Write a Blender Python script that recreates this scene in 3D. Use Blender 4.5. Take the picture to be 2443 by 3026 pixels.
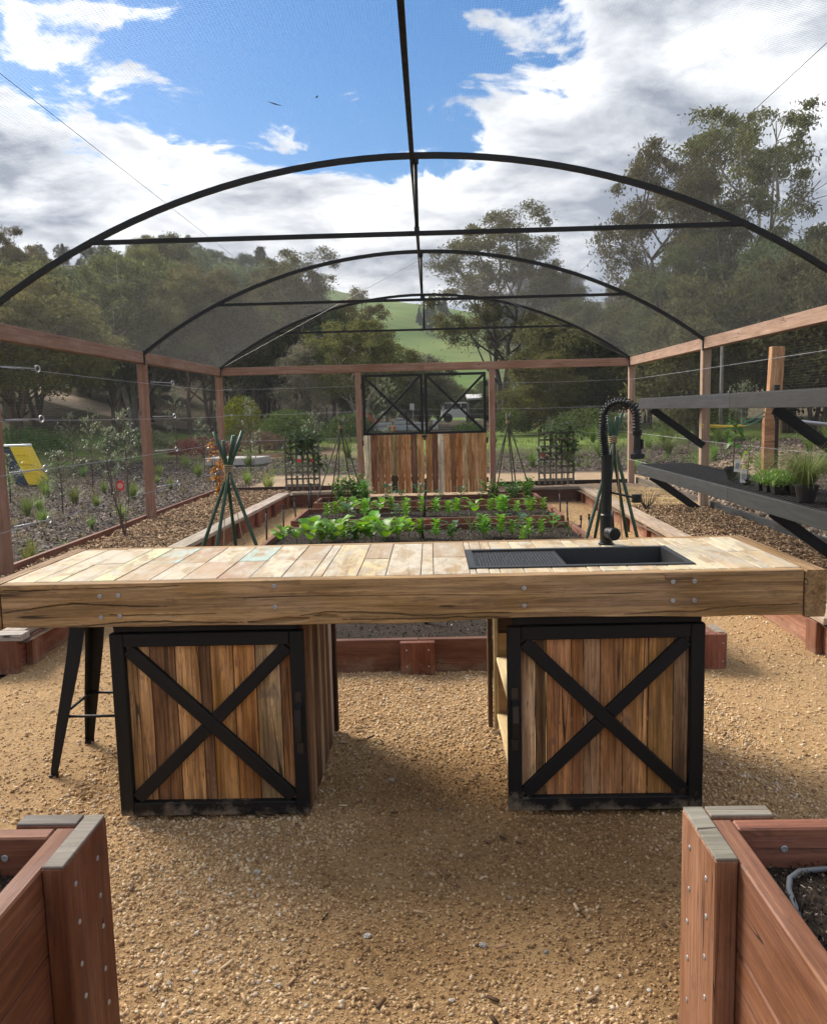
import bpy, math, random
import numpy as np
from mathutils import Vector, Matrix, Quaternion
sc = bpy.context.scene
for o in list(bpy.data.objects): bpy.data.objects.remove(o)
rad = math.radians
# ------------------------------------------------------------------ camera
CAM_H = 1.55
_pi, _ya, _ro = rad(6.97), rad(1.32), rad(1.394)
_f = Vector((-math.sin(_ya)*math.cos(_pi), math.cos(_ya)*math.cos(_pi), -math.sin(_pi)))
_r = Vector((math.cos(_ya), math.sin(_ya), 0)); _u = _r.cross(_f)
_r2 = _r*math.cos(_ro) - _u*math.sin(_ro); _u2 = _u*math.cos(_ro) + _r*math.sin(_ro)
cam = bpy.data.cameras.new('camera'); co = bpy.data.objects.new('camera', cam); sc.collection.objects.link(co)
cam.sensor_fit = 'HORIZONTAL'; cam.sensor_width = 36; cam.lens = 36.04; cam.clip_start = .05; cam.clip_end = 5000
co.matrix_world = Matrix(((_r2.x,_u2.x,-_f.x,0),(_r2.y,_u2.y,-_f.y,0),(_r2.z,_u2.z,-_f.z,CAM_H),(0,0,0,1)))
sc.camera = co
# ------------------------------------------------------------------ light
SUN = Vector((-.62, .50, .62)).normalized()
SUN_EL = math.asin(SUN.z); SUN_AZ = math.atan2(SUN.x, SUN.y)
sl = bpy.data.lights.new('sun', 'SUN'); sl.energy = 2.3; sl.angle = rad(28); sl.color = (1, .93, .82)
so = bpy.data.objects.new('sun', sl); sc.collection.objects.link(so)
so.rotation_euler = SUN.to_track_quat('Z', 'Y').to_euler(); so.location = (-30, 30, 40)
sc.view_settings.view_transform = 'Standard'; sc.view_settings.look = 'None'
sc.view_settings.exposure = 1.8; sc.view_settings.gamma = 1; sc.view_settings.use_curve_mapping = False
world = bpy.data.worlds.new('World'); sc.world = world; world.use_nodes = True
def build_world():
    nt = world.node_tree; nt.nodes.clear(); L = nt.links.new
    def n(t, **k):
        x = nt.nodes.new(t)
        for a, b in k.items(): setattr(x, a, b)
        return x
    def m(op, a, b=None, c=None, clamp=False):
        x = n('ShaderNodeMath', operation=op); x.use_clamp = clamp
        for i, v in enumerate((a, b, c)):
            if v is None: continue
            if isinstance(v, (int, float)): x.inputs[i].default_value = v
            else: L(v, x.inputs[i])
        return x.outputs[0]
    out = n('ShaderNodeOutputWorld')
    sky = n('ShaderNodeTexSky', sky_type='NISHITA'); sky.sun_disc = False
    sky.sun_elevation = SUN_EL; sky.sun_rotation = SUN_AZ; sky.air_density = 1.0; sky.dust_density = .6; sky.ozone_density = 3.0
    bs = n('ShaderNodeBackground'); bs.inputs[1].default_value = .042
    hs = n('ShaderNodeHueSaturation'); hs.inputs[1].default_value = 1.4; L(sky.outputs[0], hs.inputs[4]); L(hs.outputs[0], bs.inputs[0])
    tc = n('ShaderNodeTexCoord'); sp = n('ShaderNodeSeparateXYZ'); L(tc.outputs['Generated'], sp.inputs[0])
    X, Y, Z = sp.outputs
    zz = m('MAXIMUM', m('ADD', Z, .16), .05)
    cb = n('ShaderNodeCombineXYZ'); L(m('DIVIDE', X, zz), cb.inputs[0]); L(m('DIVIDE', Y, zz), cb.inputs[1])
    def noise(scale, detail, rough, off, dist=0., src=None):
        mp = n('ShaderNodeMapping'); mp.inputs['Location'].default_value = off; L(src or cb.outputs[0], mp.inputs[0])
        t = n('ShaderNodeTexNoise'); t.inputs['Scale'].default_value = scale; t.inputs['Detail'].default_value = detail
        t.inputs['Roughness'].default_value = rough; t.inputs['Distortion'].default_value = dist; L(mp.outputs[0], t.inputs[0]); return t.outputs[0]
    big = noise(.95, 3, .5, (3.1, 1.7, .4)); mid = noise(4.2, 13, .62, (7.7, 2.2, 0), .35)
    d = m('ADD', m('MULTIPLY', big, .36), m('MULTIPLY', mid, 1.16))      # about .4 .. .9
    # opening in the cloud deck (a soft clear patch of sky ahead, wide as in view)
    def dot(v):
        x = n('ShaderNodeVectorMath', operation='DOT_PRODUCT'); L(tc.outputs['Generated'], x.inputs[0]); x.inputs[1].default_value = v; return x.outputs['Value']
    def blob(v, c0, c1):
        r = n('ShaderNodeMapRange', interpolation_type='SMOOTHSTEP'); L(dot(Vector(v).normalized()), r.inputs[0])
        r.inputs[1].default_value = c0; r.inputs[2].default_value = c1; return r.outputs[0]
    hole = m('ADD', blob((-.05, .90, .46), .962, .996), m('MULTIPLY', blob((-.36, .85, .42), .965, .998), .22))
    d = m('SUBTRACT', d, m('MULTIPLY', hole, .25))
    d = m('ADD', d, m('MULTIPLY', blob((.42, .86, .36), .90, .985), .16))
    low = n('ShaderNodeMapRange', interpolation_type='SMOOTHSTEP'); L(Z, low.inputs[0]); low.inputs[1].default_value = .33; low.inputs[2].default_value = .23
    d = m('ADD', d, m('MULTIPLY', low.outputs[0], .20))
    cov = n('ShaderNodeMapRange', interpolation_type='SMOOTHSTEP'); L(d, cov.inputs[0]); cov.inputs[1].default_value = .665; cov.inputs[2].default_value = .785
    # cloud tone: bright thin edges, grey thick bases
    tone = noise(2.3, 8, .58, (1.3, 9.2, 2), .4)
    th = n('ShaderNodeMapRange'); L(m('ADD', tone, m('MULTIPLY', d, .55)), th.inputs[0]); th.inputs[1].default_value = .75; th.inputs[2].default_value = 1.17
    cr = n('ShaderNodeValToRGB'); L(th.outputs[0], cr.inputs[0])
    e = cr.color_ramp.elements; e[0].position = 0; e[0].color = (.50, .495, .485, 1); e[1].position = 1; e[1].color = (.10, .115, .145, 1)
    x = cr.color_ramp.elements.new(.45); x.color = (.30, .31, .325, 1)
    bc = n('ShaderNodeBackground'); bc.inputs[1].default_value = 1.0; L(cr.outputs[0], bc.inputs[0])
    mx = n('ShaderNodeMixShader'); L(cov.outputs[0], mx.inputs[0]); L(bs.outputs[0], mx.inputs[1]); L(bc.outputs[0], mx.inputs[2])
    L(mx.outputs[0], out.inputs[0])
build_world()
# ------------------------------------------------------------------ helpers
RNG = np.random.default_rng(7); random.seed(7)
C = sc.collection
PW = {}
def new(name, data, parent=None, M=None):
    o = bpy.data.objects.new(name, data); C.objects.link(o)
    M = M if M is not None else Matrix.Identity(4)
    if parent is not None:
        o.parent = parent; o.matrix_parent_inverse = PW[parent.name].inverted()
    o.matrix_basis = M; PW[o.name] = M.copy() if isinstance(M, Matrix) else M
    return o
def tag(o, label=None, cat=None, group=None, kind=None):
    if label: o['label'] = label
    if cat: o['category'] = cat
    if group: o['group'] = group
    if kind: o['kind'] = kind
    return o
def thing(name, label, cat, loc=(0,0,0), group=None):
    return tag(new(name, None, None, Matrix.Translation(loc)), label, cat, group)
def copy_tree(root, M, label=None, group=None, color=None):
    """a copy of a thing (and its parts) whose world matrix is M"""
    M0 = PW[root.name]
    def rec(o, par, MO):
        c = o.copy(); C.objects.link(c)
        c.parent = par
        if par is None: c.matrix_basis = M; PW[c.name] = M.copy()
        else:
            c.matrix_parent_inverse = o.matrix_parent_inverse.copy(); c.matrix_basis = o.matrix_basis.copy(); PW[c.name] = Matrix.Identity(4)
        for ch in [x for x in KIDS.get(o.name, [])]:
            k = rec(ch, c, None); KIDS.setdefault(c.name, []).append(k)
        return c
    r = rec(root, None, M)
    if label: r['label'] = label
    if group: r['group'] = group
    if color: r.color = color
    return r
KIDS = {}
_new0 = new
def new(name, data, parent=None, M=None):
    o = _new0(name, data, parent, M)
    if parent is not None: KIDS.setdefault(parent.name, []).append(o)
    return o
def mesh_np(name, V, F, mat=None, smooth=False):
    V = np.asarray(V, np.float32); F = np.asarray(F, np.int32)
    me = bpy.data.meshes.new(name); k = F.shape[1]
    me.vertices.add(len(V)); me.vertices.foreach_set('co', V.ravel())
    me.loops.add(F.size); me.loops.foreach_set('vertex_index', F.ravel())
    me.polygons.add(len(F)); me.polygons.foreach_set('loop_start', np.arange(0, F.size, k, dtype=np.int32))
    me.polygons.foreach_set('loop_total', np.full(len(F), k, np.int32))
    if smooth: me.polygons.foreach_set('use_smooth', np.ones(len(F), bool))
    me.update(calc_edges=True)
    if mat: me.materials.append(mat)
    return me
class MB:
    def __init__(s): s.v = []; s.f = []
    def add(s, V, F):
        o = len(s.v); s.v += [tuple(p) for p in V]; s.f += [tuple(i+o for i in f) for f in F]
    def box(s, c, size, M=None):
        a, b, d = [x/2 for x in size]
        V = [Vector((x*a, y*b, z*d)) for x in (-1,1) for y in (-1,1) for z in (-1,1)]
        if M is not None: V = [M @ p for p in V]
        s.add([p+Vector(c) for p in V], [(0,1,3,2),(4,6,7,5),(0,4,5,1),(2,3,7,6),(0,2,6,4),(1,5,7,3)])
    def tube(s, pts, r, n=6, cap=True, up=None):
        pts = [Vector(p) for p in pts]; rs = r if isinstance(r, (list, tuple)) else [r]*len(pts)
        V = []; F = []; prev = None
        for i, p in enumerate(pts):
            t = (pts[min(i+1, len(pts)-1)] - pts[max(i-1, 0)]).normalized()
            if prev is None:
                a = Vector((0,0,1)) if abs(t.z) < .9 else Vector((1,0,0)); x = t.cross(a).normalized()
            else: x = (prev - t*prev.dot(t)).normalized()
            prev = x; y = t.cross(x)
            for k in range(n):
                an = 2*math.pi*k/n; V.append(p + (x*math.cos(an)+y*math.sin(an))*rs[i])
        for i in range(len(pts)-1):
            for k in range(n): F.append((i*n+k, i*n+(k+1)%n, (i+1)*n+(k+1)%n, (i+1)*n+k))
        if cap: F += [tuple(range(n-1,-1,-1)), tuple((len(pts)-1)*n+k for k in range(n))]
        s.add(V, F)
    def lathe(s, prof, c=(0,0,0), n=16, M=None):
        V = []; F = []
        for r, z in prof:
            for k in range(n):
                p = Vector((r*math.cos(2*math.pi*k/n), r*math.sin(2*math.pi*k/n), z))
                V.append((M @ p if M is not None else p) + Vector(c))
        for i in range(len(prof)-1):
            for k in range(n): F.append((i*n+k, i*n+(k+1)%n, (i+1)*n+(k+1)%n, (i+1)*n+k))
        F += [tuple(range(n-1,-1,-1)), tuple((len(prof)-1)*n+k for k in range(n))]
        s.add(V, F)
    def mesh(s, name, mat=None, smooth=False):
        me = bpy.data.meshes.new(name); me.from_pydata(s.v, [], s.f)
        if smooth: me.polygons.foreach_set('use_smooth', np.ones(len(me.polygons), bool))
        if mat: me.materials.append(mat)
        me.update(); return me
    def build(s, name, mat, parent=None, M=None, smooth=False, color=None):
        o = new(name, s.mesh(name, mat, smooth), parent, M)
        if color: o.color = (*color[:3], 1)
        return o
_cb = {}
def cbox_mesh(L, W, T, b, mat):
    key = (round(L,4), round(W,4), round(T,4), b, mat.name)
    if key in _cb: return _cb[key]
    h = (L/2, W/2, T/2); V = []; ix = {}
    for sx in (-1,1):
        for sy in (-1,1):
            for sz in (-1,1):
                s = (sx, sy, sz)
                for a in range(3):
                    V.append([s[i]*(h[i] - (0 if i == a else b)) for i in range(3)]); ix[(s, a)] = len(V)-1
    F = []
    for a in range(3):
        o = [i for i in range(3) if i != a]
        for sg in (-1,1):
            q = []
            for u, v in ((-1,-1),(1,-1),(1,1),(-1,1)):
                s = [0,0,0]; s[a] = sg; s[o[0]] = u; s[o[1]] = v; q.append(ix[(tuple(s), a)])
            F.append(q)
        for u in (-1,1):
            for v in (-1,1):
                s0 = [0,0,0]; s0[a] = -1; s0[o[0]] = u; s0[o[1]] = v; s1 = list(s0); s1[a] = 1
                F.append([ix[(tuple(s0), o[0])], ix[(tuple(s1), o[0])], ix[(tuple(s1), o[1])], ix[(tuple(s0), o[1])]])
    for sx in (-1,1):
        for sy in (-1,1):
            for sz in (-1,1): F.append([ix[((sx,sy,sz), a)] for a in range(3)])
    # outward winding
    for k, f in enumerate(F):
        p = [Vector(V[i]) for i in f]; nn = (p[1]-p[0]).cross(p[2]-p[0]); c = sum(p, Vector())/len(p)
        if nn.dot(c) < 0: F[k] = f[::-1]
    me = bpy.data.meshes.new('board'); me.from_pydata(V, [], F); me.materials.append(mat); me.update()
    _cb[key] = me; return me
def jit(c, a=.12, h=.0):
    k = 1 + random.uniform(-a, a); return tuple(max(0, x*k*(1+random.uniform(-h, h))) for x in c[:3])
def board(name, p0, p1, W, T, mat, parent=None, up=(0,0,1), color=(.3,.15,.08), b=.003, ja=.12, jh=.04):
    """timber piece: grain along p0-p1, width W, thickness T (T along up)"""
    p0, p1 = Vector(p0), Vector(p1); d = p1-p0; L = d.length; x = d.normalized()
    z = Vector(up); z = (z - x*z.dot(x)).normalized(); y = z.cross(x)
    M = Matrix(((x.x,y.x,z.x,0),(x.y,y.y,z.y,0),(x.z,y.z,z.z,0),(0,0,0,1))); M = Matrix.Translation((p0+p1)/2) @ M
    o = new(name, cbox_mesh(L, W, T, min(b, W*.3, T*.3), mat), parent, M); o.color = (*jit(color, ja, jh), 1)
    return o
def vnoise(x, y, seed=0):
    x = np.asarray(x, float); y = np.asarray(y, float); xi = np.floor(x).astype(np.int64); yi = np.floor(y).astype(np.int64); fx = x-xi; fy = y-yi
    def h(a, b):
        n = (a*374761393 + b*668265263 + seed*982451653) & 0x7fffffff
        n = ((n ^ (n >> 13))*1274126177) & 0x7fffffff
        return ((n ^ (n >> 16)) & 0xffff)/65535.
    u = fx*fx*(3-2*fx); v = fy*fy*(3-2*fy)
    return (h(xi,yi)*(1-u)+h(xi+1,yi)*u)*(1-v) + (h(xi,yi+1)*(1-u)+h(xi+1,yi+1)*u)*v
def fbm(x, y, o=4, seed=0):
    s = 0; a = .5
    for i in range(o): s = s + a*vnoise(x*2**i, y*2**i, seed+i); a *= .5
    return s
def sstep(a, b, x):
    t = np.clip((np.asarray(x, float)-a)/(b-a), 0, 1); return t*t*(3-2*t)
def rot_rand(n, tilt=None):
    """n random rotation matrices; tilt limits the lean of local z (radians)"""
    if tilt is None:
        q = RNG.normal(size=(n,4)); q /= np.linalg.norm(q, axis=1)[:,None]
        w,x,y,z = q.T
        return np.stack([1-2*(y*y+z*z),2*(x*y-z*w),2*(x*z+y*w),2*(x*y+z*w),1-2*(x*x+z*z),2*(y*z-x*w),2*(x*z-y*w),2*(y*z+x*w),1-2*(x*x+y*y)],1).reshape(n,3,3)
    a = RNG.uniform(0, 2*np.pi, n); b = RNG.normal(0, tilt, n); c = RNG.normal(0, tilt, n)
    ca,sa,cb_,sb,cc,sc_ = np.cos(a),np.sin(a),np.cos(b),np.sin(b),np.cos(c),np.sin(c); z = np.zeros(n); o = np.ones(n)
    Rz = np.stack([ca,-sa,z,sa,ca,z,z,z,o],1).reshape(n,3,3); Ry = np.stack([cb_,z,sb,z,o,z,-sb,z,cb_],1).reshape(n,3,3); Rx = np.stack([o,z,z,z,cc,-sc_,z,sc_,cc],1).reshape(n,3,3)
    return Rz@Ry@Rx
def scatter_mesh(name, base_v, base_f, P, S, R, mat, jitter=0., smooth=False):
    base_v = np.array(base_v, float); n = len(P); k = len(base_v)
    V = base_v[None] * S[:, None, :]
    if jitter: V = V*(1+RNG.normal(0, jitter, V.shape))
    V = np.einsum('nij,nkj->nki', R, V) + P[:, None, :]
    F = (np.array(base_f)[None] + (np.arange(n)*k)[:, None, None]).reshape(-1, len(base_f[0]))
    return mesh_np(name, V.reshape(-1,3), F, mat, smooth)
OCT_V = [(1,0,0),(-1,0,0),(0,1,0),(0,-1,0),(0,0,1),(0,0,-1)]; OCT_F = [(0,2,4),(2,1,4),(1,3,4),(3,0,4),(2,0,5),(1,2,5),(3,1,5),(0,3,5)]
BOX_V = [(x,y,z) for x in (-.5,.5) for y in (-.5,.5) for z in (-.5,.5)]; BOX_F = [(0,1,3,2),(4,6,7,5),(0,4,5,1),(2,3,7,6),(0,2,6,4),(1,5,7,3)]
# ------------------------------------------------------------------ materials
class NM:
    def __init__(s, name):
        s.m = bpy.data.materials.new(name); s.m.use_nodes = True; s.nt = s.m.node_tree; s.nt.nodes.clear()
        s.out = s.n('ShaderNodeOutputMaterial'); s.b = s.n('ShaderNodeBsdfPrincipled'); s.L(s.b.outputs[0], s.out.inputs[0])
    def n(s, t, **k):
        x = s.nt.nodes.new(t)
        for a, b in k.items(): setattr(x, a, b)
        return x
    def L(s, a, b): s.nt.links.new(a, b)
    def set(s, name, v):
        i = s.b.inputs[name]
        if hasattr(v, 'is_output'): s.L(v, i)
        else: i.default_value = v
    def coord(s, kind='Object'): return s.n('ShaderNodeTexCoord').outputs[kind]
    def pos(s): return s.n('ShaderNodeNewGeometry').outputs['Position']
    def mapping(s, src, scale=(1,1,1), loc=None):
        m = s.n('ShaderNodeMapping'); s.L(src, m.inputs[0]); m.inputs['Scale'].default_value = scale
        if loc is not None:
            if hasattr(loc, 'is_output'): s.L(loc, m.inputs['Location'])
            else: m.inputs['Location'].default_value = loc
        return m.outputs[0]
    def noise(s, src, scale, detail=4, rough=.55, dist=0.):
        t = s.n('ShaderNodeTexNoise'); s.L(src, t.inputs[0]); t.inputs['Scale'].default_value = scale; t.inputs['Detail'].default_value = detail
        t.inputs['Roughness'].default_value = rough; t.inputs['Distortion'].default_value = dist; return t.outputs[0]
    def ramp(s, fac, stops, interp='LINEAR'):
        r = s.n('ShaderNodeValToRGB'); s.L(fac, r.inputs[0]); cr = r.color_ramp; cr.interpolation = interp
        while len(cr.elements) < len(stops): cr.elements.new(.5)
        for e, (p, c) in zip(cr.elements, stops):
            e.position = p; e.color = (*c[:3], 1) if not isinstance(c, (int, float)) else (c, c, c, 1)
        return r.outputs[0]
    def mix(s, fac, a, b, mode='MIX'):
        m = s.n('ShaderNodeMix', data_type='RGBA', blend_type=mode)
        for i, v in ((0, fac), (6, a), (7, b)):
            if hasattr(v, 'is_output'): s.L(v, m.inputs[i])
            else: m.inputs[i].default_value = v if i == 0 else (*v[:3], 1)
        return m.outputs[2]
    def math(s, op, a, b=None, clamp=False):
        m = s.n('ShaderNodeMath', operation=op); m.use_clamp = clamp
        for i, v in enumerate((a, b)):
            if v is None: continue
            if hasattr(v, 'is_output'): s.L(v, m.inputs[i])
            else: m.inputs[i].default_value = v
        return m.outputs[0]
    def rng(s, v, a, b, c=0., d=1., smooth=False):
        m = s.n('ShaderNodeMapRange'); s.L(v, m.inputs[0])
        if smooth: m.interpolation_type = 'SMOOTHSTEP'
        for i, x in enumerate((a, b, c, d)): m.inputs[i+1].default_value = x
        return m.outputs[0]
    def bump(s, h, strength=.3, dist=.01):
        b = s.n('ShaderNodeBump'); b.inputs['Strength'].default_value = strength; b.inputs['Distance'].default_value = dist
        s.L(h, b.inputs['Height']); s.L(b.outputs[0], s.b.inputs['Normal'])
    def hsv(s, col, h=.5, sat=1., v=1.):
        x = s.n('ShaderNodeHueSaturation')
        for i, q in ((0, h), (1, sat), (2, v)):
            if hasattr(q, 'is_output'): s.L(q, x.inputs[i])
            else: x.inputs[i].default_value = q
        s.L(col, x.inputs[4]) if hasattr(col, 'is_output') else setattr(x.inputs[4], 'default_value', (*col[:3], 1))
        return x.outputs[0]
def wood(name, grain=.5, stain=.35, crack=0., rough=.7, bump=.35, gs=1., endgrey=0., dirt=0., knots=0.):
    """timber: colour comes from the object, grain runs along its local x"""
    m = NM(name); oi = m.n('ShaderNodeObjectInfo'); co_ = m.coord()
    cb = m.n('ShaderNodeCombineXYZ')
    for i, k in enumerate((37., 53., 71.)): m.L(m.math('MULTIPLY', oi.outputs['Random'], k), cb.inputs[i])
    g1 = m.noise(m.mapping(co_, (1.6*gs, 42*gs, 42*gs), cb.outputs[0]), 1., 7, .62, .6)
    g2 = m.noise(m.mapping(co_, (5*gs, 190*gs, 190*gs), cb.outputs[0]), 1., 4, .6)
    g3 = m.noise(m.mapping(co_, (2.2, 9, 9), cb.outputs[0]), 1., 5, .6, .4)
    base = oi.outputs['Color']
    v = m.math('MULTIPLY', m.rng(g1, .34, .64, 1+.30*grain, 1-.75*grain), m.rng(g2, .36, .66, 1+.22*grain, 1-.55*grain))
    v = m.math('MULTIPLY', v, m.rng(g3, .3, .7, 1+.45*stain, 1-.55*stain))
    sat = m.rng(g3, .3, .7, .92, 1.12)
    c = m.hsv(base, m.rng(g1, .3, .7, .506, .494), sat, v)
    blot = m.noise(m.mapping(co_, (5.5, 14, 14), cb.outputs[0]), 1.3, 8, .72, .8)
    c = m.mix(m.rng(blot, .57, .66, 0, stain), c, m.hsv(base, .49, .75, .28))
    fl = m.noise(m.mapping(co_, (20*gs, 130*gs, 130*gs), cb.outputs[0]), 1., 4, .65, .3)
    c = m.mix(m.rng(fl, .54, .66, 0, grain*.75), c, m.hsv(base, .49, .9, .25))
    h = m.math('ADD', m.math('MULTIPLY', g1, -.6), m.math('MULTIPLY', g2, -.4))
    if crack:
        w = m.noise(m.mapping(co_, (.32, 11, 11), cb.outputs[0]), 1., 2, .45, .25)
        line = m.rng(m.math('ABSOLUTE', m.math('SUBTRACT', w, .5)), .0035*crack, .0075*crack, 1, 0)
        brk = m.rng(m.noise(m.mapping(co_, (1.3, 5, 5), cb.outputs[0]), 1., 3, .5), .44, .52)
        line = m.math('MULTIPLY', line, brk)
        c = m.mix(m.math('MULTIPLY', line, .85), c, (.018, .011, .007)); h = m.math('SUBTRACT', h, m.math('MULTIPLY', line, 1.5))
    if knots:
        v = m.n('ShaderNodeTexVoronoi'); m.L(m.mapping(co_, (2.6, 7, 7), cb.outputs[0]), v.inputs[0]); v.inputs['Scale'].default_value = 1.
        kf = m.rng(v.outputs['Distance'], .05, .11, knots, 0)
        c = m.mix(kf, c, m.hsv(base, .49, 1, .18))
    if dirt:
        dn = m.noise(m.mapping(m.pos(), (9, 9, 9)), 1., 6, .7)
        gz = m.n('ShaderNodeSeparateXYZ'); m.L(m.pos(), gz.inputs[0])
        low = m.rng(gz.outputs[2], .12, .0, 0, .33)
        c = m.mix(m.rng(m.math('ADD', dn, low), .68, .82, 0, dirt), c, (.30, .24, .17))
    m.set('Base Color', c); m.set('Roughness', m.rng(g3, .3, .7, rough-.08, min(1, rough+.1))); m.set('Specular IOR Level', .3)
    m.bump(h, bump, .004); return m.m
W_FRAME = wood('frame_timber', .30, .35, .4, .75, .3, knots=.7)
W_RED = wood('red_hardwood', .42, .50, .6, .62, .4, dirt=.3)
W_GREY = wood('weathered_timber', .35, .35, .7, .85, .4)
W_BEAM = wood('old_beam_timber', .60, .42, 1.2, .75, .5, gs=.8)
W_RECL = wood('reclaimed_timber', .72, .72, .7, .75, .5)
W_BLACK = wood('black_stained_timber', .35, .3, 0, .6, .4, dirt=.5)
W_PALE = wood('pale_pine_timber', .25, .2, 0, .7, .2)
def counter_mat():
    m = NM('whitewashed_reclaimed_timber'); oi = m.n('ShaderNodeObjectInfo'); co_ = m.coord()
    cb = m.n('ShaderNodeCombineXYZ')
    for i, k in enumerate((31., 57., 73.)): m.L(m.math('MULTIPLY', oi.outputs['Random'], k), cb.inputs[i])
    g1 = m.noise(m.mapping(co_, (2, 50, 50), cb.outputs[0]), 1., 7, .62, .5); g2 = m.noise(m.mapping(co_, (6, 210, 210), cb.outputs[0]), 1., 3, .6)
    p = m.noise(m.mapping(co_, (4.5, 11, 11), cb.outputs[0]), 1., 6, .62, .6)
    raw = m.mix(m.rng(g1, .4, .7, 0, .6), (.38, .27, .15), (.17, .112, .06))
    white = m.mix(m.rng(g2, .45, .7, 0, .5), (.45, .405, .325), (.28, .22, .15))
    c = m.mix(m.rng(p, .40, .62), raw, white)
    c = m.mix(m.rng(m.noise(m.mapping(co_, (3.5, 9, 9), cb.outputs[0]), 1.7, 6, .65, .8), .45, .56, 0, .6), c, oi.outputs['Color'])
    c = m.mix(m.rng(g1, .6, .75, 0, .45), c, (.16, .11, .07))
    dots = m.n('ShaderNodeTexVoronoi'); m.L(m.mapping(co_, (22, 22, 22), cb.outputs[0]), dots.inputs[0]); dots.inputs['Scale'].default_value = 1.
    c = m.mix(m.rng(dots.outputs['Distance'], .04, .07, .8, 0), c, (.06, .05, .04))
    m.set('Base Color', c); m.set('Roughness', .62); m.set('Specular IOR Level', .35)
    m.bump(m.math('ADD', m.math('MULTIPLY', g1, -.6), m.math('MULTIPLY', p, .3)), .35, .004); return m.m
W_TOP = counter_mat()
def plain(name, col, rough=.5, metal=0., spec=.5, var=0., bump=0., bs=200., obj=False):
    m = NM(name)
    if var or obj:
        base = m.n('ShaderNodeObjectInfo').outputs['Color'] if obj else None
        nz = m.noise(m.pos(), bs*.2 if bs else 20, 5, .6)
        if base is None: base = m.mix(m.rng(nz, .3, .7), tuple(x*(1-var) for x in col), tuple(min(1, x*(1+var)) for x in col))
        else: base = m.mix(m.rng(nz, .3, .7, 0, var), base, m.hsv(base, .5, .9, .6))
        m.set('Base Color', base)
        m.set('Roughness', m.rng(nz, .3, .7, max(0, rough-.1), min(1, rough+.12)))
    else: m.set('Base Color', (*col, 1)); m.set('Roughness', rough)
    m.set('Metallic', metal); m.set('Specular IOR Level', spec)
    if bump: m.bump(m.noise(m.pos(), bs, 4, .6), bump, .002)
    return m.m
M_STEEL_BLK = plain('black_powder_coated_steel', (.006, .006, .0065), .5, 0, .3, .3, .1, 120)
M_TAP = plain('matt_black_metal', (.005, .005, .0055), .4, 0, .35, .2)
M_HANDLE = plain('black_iron_handle', (.010, .010, .011), .3, 0, .6)
M_SINK = plain('black_granite_sink', (.017, .018, .019), .5, 0, .5, .35, .25, 500)
M_RUBBER = plain('black_plastic', (.016, .016, .017), .5, 0, .4, .3)
M_GALV = plain('galvanised_steel', (.42, .43, .44), .42, .8, .5, .2)
M_WIRE = plain('fence_wire', (.20, .20, .19), .5, .3)
M_MESHW = plain('weathered_mesh_wire', (.10, .095, .085), .6, .2)
M_NET = plain('grey_shade_net', (.34, .34, .33), .85)
M_CANE = plain('green_coated_cane', (.018, .052, .030), .45, 0, .4, .35, .2, 60)
M_CANE2 = plain('dark_olive_cane', (.055, .06, .032), .6, 0, .3, .35)
M_TWINE = plain('jute_twine', (.36, .25, .15), .9)
M_WHITE = plain('white_paint', (.78, .78, .76), .5, 0, .4, .06)
M_YELLOW = plain('yellow_plastic', (.80, .55, .02), .45, 0, .4, .08)
M_NAVY = plain('navy_plastic', (.02, .03, .06), .5, 0, .4, .2)
M_REDTARP = plain('red_tarp', (.55, .03, .03), .6, 0, .3, .15)
M_CONC = plain('pale_concrete', (.45, .42, .38), .85, 0, .3, .15)
M_GLASSD = plain('dark_window_glass', (.03, .04, .05), .1)
M_OBJ = plain('painted_surface', (.5,.5,.5), .6, 0, .3, .35, 0, 40, obj=True)
M_PVC = plain('grey_pvc_hose', (.10, .11, .12), .5)
M_LABEL = plain('plant_tag_card', (.72, .72, .70), .6)
def leafmat(name, col, trans=.35, rough=.5, vary=.35, objcol=False, spec=.3):
    m = NM(name); g = m.n('ShaderNodeNewGeometry'); oi = m.n('ShaderNodeObjectInfo')
    v = m.rng(g.outputs['Random Per Island'], 0, 1, 1-vary, 1+vary)
    base = oi.outputs['Color'] if objcol else None
    c = m.hsv(base if objcol else col, m.rng(oi.outputs['Random'], 0, 1, .487, .513), 1., m.math('MULTIPLY', v, m.rng(oi.outputs['Random'], 0, 1, .82, 1.18)))
    m.set('Base Color', c); m.set('Roughness', rough); m.set('Specular IOR Level', spec)
    t = m.n('ShaderNodeBsdfTranslucent'); m.L(m.hsv(c, .49, 1.1, 1.5), t.inputs[0])
    mx = m.n('ShaderNodeMixShader'); mx.inputs[0].default_value = trans; m.L(m.b.outputs[0], mx.inputs[1]); m.L(t.outputs[0], mx.inputs[2]); m.L(mx.outputs[0], m.out.inputs[0])
    return m.m
M_TREELEAF = leafmat('gum_leaves', (.07, .085, .035), .38, .75, .32, True, .08)
M_VEG = leafmat('vegetable_leaves', (.10, .22, .03), .35, .42, .25, True)
M_GRASSB = leafmat('grass_blades', (.10, .17, .03), .35, .55, .35, True)
def barkmat(name):
    m = NM(name); oi = m.n('ShaderNodeObjectInfo'); p = m.mapping(m.pos(), (5, 5, 1.2))
    nz = m.noise(p, 1.5, 7, .65, .5); base = oi.outputs['Color']
    m.set('Base Color', m.mix(m.rng(nz, .35, .68), m.hsv(base, .5, .9, .45), m.hsv(base, .5, .85, 1.25))); m.set('Roughness', .9); m.bump(nz, .5, .03); return m.m
M_BARK = barkmat('tree_bark')
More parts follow.
